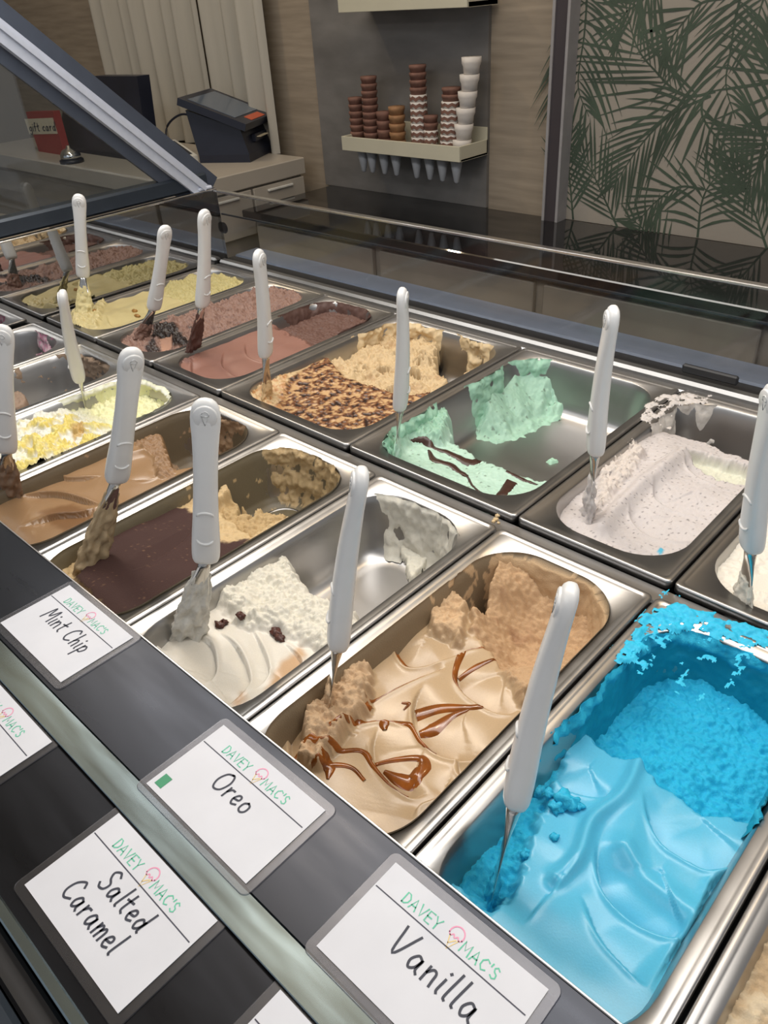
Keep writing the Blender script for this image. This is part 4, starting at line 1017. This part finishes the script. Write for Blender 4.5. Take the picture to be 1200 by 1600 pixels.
# ------------------------------------------------------------------ flavour cards
GL = {'M': [[(0, 0), (.12, 1), (.36, .35), (.62, 1), (.72, 0)]], 'i': [[(.06, .52), (.05, .1), (.1, 0)], [(.07, .76), (.09, .79)]],
 'n': [[(.0, .52), (.02, 0)], [(.02, .3), (.15, .5), (.29, .45), (.33, .2), (.36, 0)]], 't': [[(.14, .9), (.12, .15), (.27, 0)], [(-.04, .55), (.32, .6)]],
 'C': [[(.55, .82), (.38, 1), (.08, .72), (.03, .25), (.25, 0), (.56, .14)]], 'h': [[(.06, 1), (.03, 0)], [(.03, .3), (.18, .5), (.3, .42), (.33, 0)]],
 'p': [[(.05, .52), (.0, -.42)], [(.05, .38), (.2, .53), (.36, .36), (.26, .06), (.04, .06)]], 'O': [[(.42, 1), (.14, .85), (.03, .4), (.22, .02), (.55, .12), (.66, .6), (.52, .95), (.36, .98)]],
 'r': [[(.02, .52), (.04, 0)], [(.04, .28), (.15, .48), (.3, .5)]], 'e': [[(.04, .26), (.3, .32), (.28, .5), (.12, .5), (.02, .24), (.14, .02), (.36, .1)]],
 'o': [[(.2, .52), (.04, .38), (.05, .1), (.22, 0), (.38, .14), (.36, .42), (.18, .52)]], 'S': [[(.5, .86), (.3, 1), (.08, .82), (.2, .56), (.44, .38), (.4, .08), (.16, 0), (.0, .14)]],
 'a': [[(.34, .46), (.16, .52), (.02, .26), (.12, .02), (.3, .16), (.36, .48), (.36, .12), (.46, 0)]], 'l': [[(.08, 1), (.05, .12), (.12, 0)]],
 'd': [[(.34, .42), (.16, .5), (.02, .26), (.12, .02), (.3, .14), (.38, .5)], [(.42, 1), (.37, .12), (.44, 0)]],
 'm': [[(.0, .52), (.02, 0)], [(.02, .3), (.13, .5), (.24, .42), (.25, 0)], [(.25, .3), (.37, .5), (.48, .42), (.51, 0)]], 'V': [[(0, 1), (.24, 0), (.6, 1.02)]], 'c': [[(.34, .42), (.18, .52), (.02, .26), (.14, .02), (.34, .08)]]}
CAPS = {'D': [[(0, 0), (0, 1), (.3, .95), (.55, .6), (.5, .25), (.25, .02), (0, 0)]], 'A': [[(0, 0), (.32, 1), (.64, 0)], [(.12, .34), (.52, .34)]], 'V': [[(0, 1), (.32, 0), (.64, 1)]],
 'E': [[(.5, 1), (0, 1), (0, 0), (.5, 0)], [(0, .5), (.42, .5)]], 'Y': [[(0, 1), (.3, .5), (.6, 1)], [(.3, .5), (.3, 0)]], 'M': [[(0, 0), (.08, 1), (.4, .3), (.72, 1), (.8, 0)]],
 'C': [[(.6, .85), (.35, 1), (.05, .7), (.05, .3), (.3, 0), (.6, .15)]], "'": [[(.06, 1), (.03, .74)]], 'S': [[(.45, .85), (.25, 1), (.05, .8), (.15, .56), (.4, .42), (.45, .15), (.22, 0), (0, .14)]]}
def strokes_mesh(mb, strokes, ox, oy, sc, lw, z, slant=0.0, smooth=True):
    for st in strokes:
        P = [np.array([ox+(x+slant*y)*sc, oy+y*sc]) for x, y in st]
        if smooth and len(P) > 2: P = crom(P, 5)
        V = []; n = len(P)
        for i, p in enumerate(P):
            tt = P[min(i+1, n-1)]-P[max(i-1, 0)]; tt = tt/(np.linalg.norm(tt)+1e-12); nn = np.array([-tt[1], tt[0]])
            ext = tt*lw*(-.8 if i == 0 else .8 if i == n-1 else 0)
            for sgn in (-1, 1): q = p+ext+nn*lw*sgn; V.append((q[0], q[1], z))
        mb.add(V, [(2*i, 2*i+2, 2*i+3, 2*i+1) for i in range(n-1)])
def text(mb, table, s, ox, oy, sc, lw, z, gap=.18, slant=0.0, smooth=True):
    x = ox
    for ch in s:
        if ch == ' ': x += .4*sc; continue
        g = table[ch]; strokes_mesh(mb, g, x, oy, sc, lw, z, slant, smooth)
        x += (max(p[0] for st in g for p in st)+gap)*sc
    return x
CW, CH = .108, .0655
def card(u0, v0, label, lines, rot=0.0, sticker=False, zt=ZL, smudge=False):
    # u0, v0: world position of the card's lower left paper corner
    root = empty('flavour_card', (u0+CW/2, v0+CH/2, zt), label, 'card', 'flavour cards on the ledge'); root.rotation_euler = (0, 0, rot)
    def P(name, mb, mat, parent=root):
        me = bpy.data.meshes.new(name); me.from_pydata([(x-CW/2, y-CH/2, z) for x, y, z in mb.V], [], mb.F); me.materials.append(mat)
        o = bpy.data.objects.new(name, me); COL.objects.link(o); o.parent = parent; return o
    m = .0062; mb = MB(); c = (CW/2, CH/2)
    mb.loft([rring(c[0], c[1], CW/2+m-.0004, CH/2+m-.0004, .005, .0003, 5), rring(c[0], c[1], CW/2+m, CH/2+m, .0054, .0006, 5), rring(c[0], c[1], CW/2+m-.0004, CH/2+m-.0004, .005, .0011, 5)], False, True)
    P('laminate_sleeve', mb, M['sleeve'])
    pap = P('paper', MB().box(0, CW, 0, CH, .0012, .0016), M['paper'])
    z = .0018
    P('printed_rule', MB().add([(.001, .0468, z), (CW-.002, .0468, z), (CW-.002, .0475, z), (.001, .0475, z)], [(0, 1, 2, 3)]), M['rule'], pap)
    lg = MB(); text(lg, CAPS, 'DAVEY', .0185, .0500, .0068, .00042, z, .22, 0, False); text(lg, CAPS, "MAC'S", .0605, .0500, .0068, .00042, z, .22, 0, False)
    P('logo_lettering', lg, M['logo_green'], pap)
    ic = MB(); a = np.linspace(-.25, math.pi+.25, 14); strokes_mesh(ic, [[(math.cos(q)*.0044, math.sin(q)*.0046) for q in a]], .0546, .0560, 1, .00040, z, 0, False)
    strokes_mesh(ic, [[(-.0043, -.0012), (-.0028, -.0024), (-.0014, -.0008), (0, -.0024), (.0014, -.0008), (.0028, -.0024), (.0043, -.0012)]], .0546, .0560, 1, .00036, z)
    P('logo_scoop', ic, M['logo_pink'], pap)
    ic = MB(); strokes_mesh(ic, [[(-.0030, -.0022), (0, -.0098), (.0030, -.0022)], [(-.0012, -.0066), (.0016, -.0030)]], .0546, .0560, 1, .00036, z, 0, False); P('logo_cone', ic, M['logo_tan'], pap)
    hw = MB()
    for s, ox, oy, sc in lines: text(hw, GL, s, ox, oy, sc, .00074, z, .2, .08)
    if lines: P('handwriting', hw, M['ink'], pap)
    if sticker: P('square_sticker', MB().box(.004, .0112, .004, .0135, .0016, .0019), M['sticker_green'], pap)
    return root
card(.7505, -.4185, 'white mint chip flavour card, uppermost on the ledge at the far left', [('Mint', .020, .027, .0150), ('Chip', .060, .026, .0150)])
card(.9928, -.4262, 'white flavour card with a green square sticker, middle of the upper tier', [('Oreo', .034, .028, .0150)], sticker=True)
card(1.1592, -.4230, 'white vanilla flavour card, nearest the blue ice cream', [('Vanilla', .030, .025, .0165)])
card(.7975, -.5165, 'white flavour card cut by the left edge on the lower tier', [('Chip', .058, .020, .0155)], zt=ZL-.0032)
card(.9962, -.5158, 'white salted caramel flavour card with two lines of writing, lower tier', [('Salted', .034, .030, .0138), ('Caramel', .022, .0125, .0138)], zt=ZL-.0032)
card(1.1600, -.5160, 'white flavour card on the lower tier cut by the bottom edge', [], zt=ZL-.0032)
# ------------------------------------------------------------------ till counter and what stands on it
ZC = -.05
M['counter_white'] = simple('counter_laminate', lin(178, 170, 158), 0.4, 0, .05, 4)
M['till_dark'] = simple('till_plastic', lin(34, 38, 52), 0.35)
M['screen'] = simple('till_screen', lin(96, 108, 124), 0.12, 0, .1, 3)
M['orange'] = simple('orange_sticker', lin(196, 92, 60), 0.5)
M['black_box'] = simple('black_plastic', lin(30, 34, 48), 0.4, 0, .2, 10)
M['red'] = simple('red_stand', lin(150, 46, 44), 0.5)
M['label_cream'] = simple('label_cream', lin(206, 196, 170), 0.6)
M['ceramic'] = simple('reader_white', lin(214, 212, 204), 0.35)
M['chrome'] = steel_mat('bell_chrome', (.75, .75, .75), .06, .12)
tc_ = empty('till_counter', (-1.6, 1.2, FLOOR_Z), 'pale till counter carrying the register behind the case', 'counter')
MB().box(-2.6, -.945, .935, 1.46, ZC-.055, ZC, .003).build('counter_top', M['counter_white'], tc_)
MB().box(-2.58, -.965, .955, 1.45, FLOOR_Z, ZC-.055).build('counter_body', M['cabinet'], tc_)
for k in range(2):
    dr = MB().box(-.966, -.948, .97+k*.245, 1.205+k*.245, ZC-.21, ZC-.062, .002).build('drawer', M['counter_white'], tc_)
    MB().box(-.948, -.938, 1.03+k*.245, 1.145+k*.245, ZC-.082, ZC-.074, .002).build('handle', M['ceramic'], dr)
# register
q = (at(330, 245, ZC)+at(425, 243, ZC))/2; yaw = math.radians(20)
rg_ = empty('till_register', (q[0]-.015, q[1]-.02, ZC), 'dark blue-black touchscreen till with an orange sticker', 'till')
rg_.rotation_euler = (0, 0, math.radians(28)); rg_.scale = (.86, .86, .86)
def rpart(name, mb, mat, parent, smooth=False):
    me = bpy.data.meshes.new(name); me.from_pydata(mb.V, [], mb.F); me.materials.append(mat)
    o = bpy.data.objects.new(name, me); COL.objects.link(o); o.parent = parent; return o
rpart('body', MB().loft([[(-.10, -.13, 0), (.13, -.13, 0), (.13, .13, 0), (-.10, .13, 0)], [(-.10, -.13, .03), (.13, -.13, .03), (.13, .13, .03), (-.10, .13, .03)], [(-.13, -.12, .20), (.10, -.12, .125), (.10, .12, .125), (-.13, .12, .20)]]), M['till_dark'], rg_)
tilt = math.radians(20); cx = np.array([math.cos(tilt), 0, -math.sin(tilt)]); cz = np.array([math.sin(tilt), 0, math.cos(tilt)]); cy = np.array([0, 1., 0]); cc = np.array([0, 0, .185])
scr = rpart('screen_housing', MB().obox(cc, cx*.15, cy*.155, cz*.014), M['till_dark'], rg_)
rpart('screen', MB().obox(cc+cz*.0145-cx*.015, cx*.105, cy*.125, cz*.001), M['screen'], scr)
rpart('orange_sticker', MB().obox(cc+cz*.0145+cx*.122, cx*.018, cy*.07, cz*.001), M['orange'], scr)
rpart('printer_slot', MB().box(.112, .133, -.05, .075, .065, .095, .003), M['black_box'], rg_)
rpart('receipt', MB().box(.128, .150, -.035, .05, .082, .085), M['label_cream'], rg_)
# card reader
q = at(275, 252, ZC)
cr_ = empty('card_reader', (q[0], q[1], ZC), 'white card reader with a dark screen beside the till', 'card reader'); cr_.rotation_euler = (0, 0, math.radians(-10))
rpart('body', MB().loft([[(-.09, -.05, 0), (.09, -.05, 0), (.09, .05, 0), (-.09, .05, 0)], [(-.09, -.05, .06), (.09, -.05, .022), (.09, .05, .022), (-.09, .05, .06)]]), M['ceramic'], cr_)
rpart('screen', MB().add([(-.075, -.04, .0575), (.070, -.04, .0270), (.070, .04, .0270), (-.075, .04, .0575)], [(0, 1, 2, 3)]), M['black_box'], cr_)
cb = MB(); cb.tube(crom([(-.12, .02, .01), (-.14, .05, .10), (-.08, .1, .14), (.0, .12, .1), (.0, .13, .0)], 8), .004, 8); rpart('cable', cb, M['black_box'], cr_)
# black box (monitor back) and red gift card stand, bell
def quad_slab(name, px, y, th, mat, label, cat):
    P = [at_y(a, b, y) for a, b in px]; c = np.mean(P, 0); z = min(p[2] for p in P)
    return tag(MB().prism(P, (0, th, 0)).build(name, mat, None, False, (c[0], y, z)), label, cat)
Yb = 1.12
mon = quad_slab('monitor', [(85, 262), (230, 255), (229, 225), (214, 119), (145, 119), (100, 160)], Yb, .05, M['black_box'], 'large black monitor standing behind the slanted post', 'monitor')
red = quad_slab('card_stand', [(66, 252), (104, 254), (82, 174), (40, 175)], 1.05, .03, M['red'], 'red gift card stand with a cream label on the till counter', 'card stand')
P = [at_y(a, b, 1.0485) for a, b in [(46, 210), (90, 209), (82, 184), (38, 186)]]
lab = MB().prism(P, (0, .001, 0)).build('label', M['label_cream'], red)
lt = MB(); o0 = at_y(47, 205, 1.047); ex_ = at_y(88, 204, 1.047)-o0; ey_ = at_y(44, 192, 1.047)-o0
GL['g'] = [[(.34, .42), (.16, .5), (.02, .26), (.12, .04), (.32, .14)], [(.36, .5), (.36, -.2), (.2, -.38), (.02, -.28)]]; GL['f'] = [[(.32, .92), (.18, .98), (.12, .75), (.12, 0)], [(-.02, .52), (.28, .52)]]
tmp = MB(); text(tmp, GL, 'gift card', 0, 0, 1, .06, 0, .2)
W_ = max(v[0] for v in tmp.V)
for f in tmp.F: lt.add([o0+ex_*(tmp.V[i][0]/W_)+ey_*tmp.V[i][1] for i in f], [(0, 1, 2, 3)])
lt.build('lettering', M['ink'], lab)
q = at(113, 254, ZC)
bell = empty('counter_bell', (q[0], q[1], ZC), 'small chrome counter bell beside the red stand', 'bell')
MB().lathe((q[0], q[1], ZC), [(.045, 0), (.045, .012), (.02, .014)], 24).build('base', M['black_box'], bell, True)
MB().lathe((q[0], q[1], ZC), [(.040, .014), (.038, .03), (.028, .045), (.01, .052), (.008, .06), (.001, .062)], 24).build('dome', M['chrome'], bell, True)
# side table seen low through the end glass
P = [at(px, py, -.22) for px, py in [(-60, 325), (20, 336), (84, 358), (0, 384), (-80, 400)]]
sdt = empty('side_table', (P[2][0]-.5, P[2][1], FLOOR_Z), 'pale table top seen low at the left edge through the glass', 'table')
MB().prism(P, (0, 0, -.03)).build('table_top', M['counter_white'], sdt)
c = np.mean(P, 0); MB().box(c[0]-.04, c[0]+.04, c[1]-.04, c[1]+.04, FLOOR_Z, -.25).build('pedestal', M['till_dark'], sdt)

# ------------------------------------------------------------------ cone shelf
M['shelf'] = simple('shelf_cream', lin(196, 192, 172), 0.5, 0, .04, 6)
M['cone_brown'] = simple('cone_red_brown', lin(120, 86, 74), 0.75, 0, .2, 60)
M['cone_tan'] = simple('cone_tan', lin(150, 112, 78), 0.75, 0, .2, 60)
M['cone_paper'] = simple('cone_paper', lin(214, 208, 202), 0.7, 0, .06, 40)
M['cone_tip'] = simple('cone_tip_plastic', lin(176, 178, 182), 0.35, 0, .05, 30)
YS = WALL_Y-.012; DEP = .13; YF = YS-DEP
a = at_y(535, 212, YF); b = at_y(720, 240, YF); zt = (a[2]+.004+b[2])/2+.0
x0, x1 = a[0], b[0]; zb = zt-.035
sh = empty('cone_shelf', ((x0+x1)/2, YS, zb), 'cream wall tray holding stacks of ice cream cones', 'shelf')
MB().box(x0, x1, YF, YS, zb, zb+.006).build('base', M['shelf'], sh)
MB().box(x0, x1, YF-.006, YF, zb, zb+.042, .001).build('front_lip', M['shelf'], sh)
MB().box(x1-.006, x1, YF, YS, zb, zb+.042, .001).build('end_lip', M['shelf'], sh); MB().box(x0, x0+.006, YF, YS, zb, zb+.042, .001).build('end_lip', M['shelf'], sh)
MB().box(x0, x1, YS-.006, YS, zb, zb+.075, .001).build('back_lip', M['shelf'], sh)
YC = YF+.06
def sx(px): return at_y(px, 225, YC)[0]
def zpx(py, px=640): return at_y(px, py, YC)[2]
holders = [(566, 'tall'), (580, ''), (599, ''), (618, ''), (650, ''), (671, ''), (691, ''), (713, '')]
for k, (px, _) in enumerate(holders):
    x = sx(px); MB().lathe((x, YC, zb-.075), [(.004, 0), (.008, .004), (.021, .075)], 16).build('holder_cone', M['cone_tip'], sh, True)
def cone_stack(px, topy, r, kinds, label, n, lean=0.0):
    x = sx(px); z0 = zb+.008; z1 = at_y(px, topy, YC)[2]; root = empty('cone_stack', (x, YC, z0), label, 'cones', 'stacks of ice cream cones on the tray')
    dz = (z1-z0)/n
    for i in range(n):
        zz = z0+i*dz; k = kinds[min(i*len(kinds)//n, len(kinds)-1)]; xx = x+lean*(zz-z0)
        m = {'b': M['cone_brown'], 't': M['cone_tan'], 'w': M['cone_paper']}[k]
        prof = [(r*.78, 0), (r*.86, dz*.45), (r*.98, dz*.62), (r*1.02, dz*.98)] if dz > .03 else [(r*.85, 0), (r*.93, dz*.5), (r, dz*.6), (r, dz)]
        c_ = MB().lathe((xx, YC, zz), prof, 16).build('cone', m, root, True)
        if k == 'w' and 'b' in kinds:
            zg = MB()
            for j in range(8):
                a0 = j*math.pi/4; a1 = a0+math.pi/8; a2 = a0+math.pi/4; rr = r*1.04
                zg.add([(xx+rr*math.cos(q_), YC+rr*math.sin(q_), zz+dz*f) for q_, f in ((a0, .45), (a1, .1), (a2, .45), (a2, .9), (a1, .62), (a0, .9))], [(0, 1, 4, 5), (1, 2, 3, 4)])
            zg.build('zigzag_wrap', M['cone_brown'], c_)
cone_stack(560, 152, .024, 'b', 'short stack of red-brown cones at the left end of the tray', 7)
cone_stack(582, 119, .026, 'b', 'tall stack of plain red-brown cones, second from the left', 10)
cone_stack(602, 174, .024, 'b', 'low stack of brown cones between the tall brown and tan stacks', 4)
cone_stack(622, 166, .026, 't', 'low stack of orange-tan cones', 5)
cone_stack(656, 101, .026, 'wwb', 'tallest stack, white wrapped cones below brown ones', 12)
cone_stack(674, 180, .022, 'wb', 'low stack of white zigzag wrapped cones', 5)
cone_stack(702, 136, .028, 'wwwwb', 'white zigzag wrapped stack right of the low wrapped one', 10, .06)
cone_stack(722, 88, .028, 'w', 'leaning stack of plain white paper cups at the right end of the tray', 6, .16)
# upper shelf, cut by the top of the picture
a = at_y(531, 20, YF); b = at_y(732, 12, YF)
us = empty('wall_shelf', ((a[0]+b[0])/2, YS, a[2]), 'cream wall shelf at the top edge of the picture', 'shelf')
MB().box(a[0], b[0], YF, YS, a[2], a[2]+.012).build('base', M['shelf'], us)
MB().box(a[0], b[0], YF-.006, YF, a[2], a[2]+.05, .001).build('front_lip', M['shelf'], us)
MB().box(b[0]-.006, b[0], YF, YS, a[2], a[2]+.05, .001).build('end_lip', M['shelf'], us)
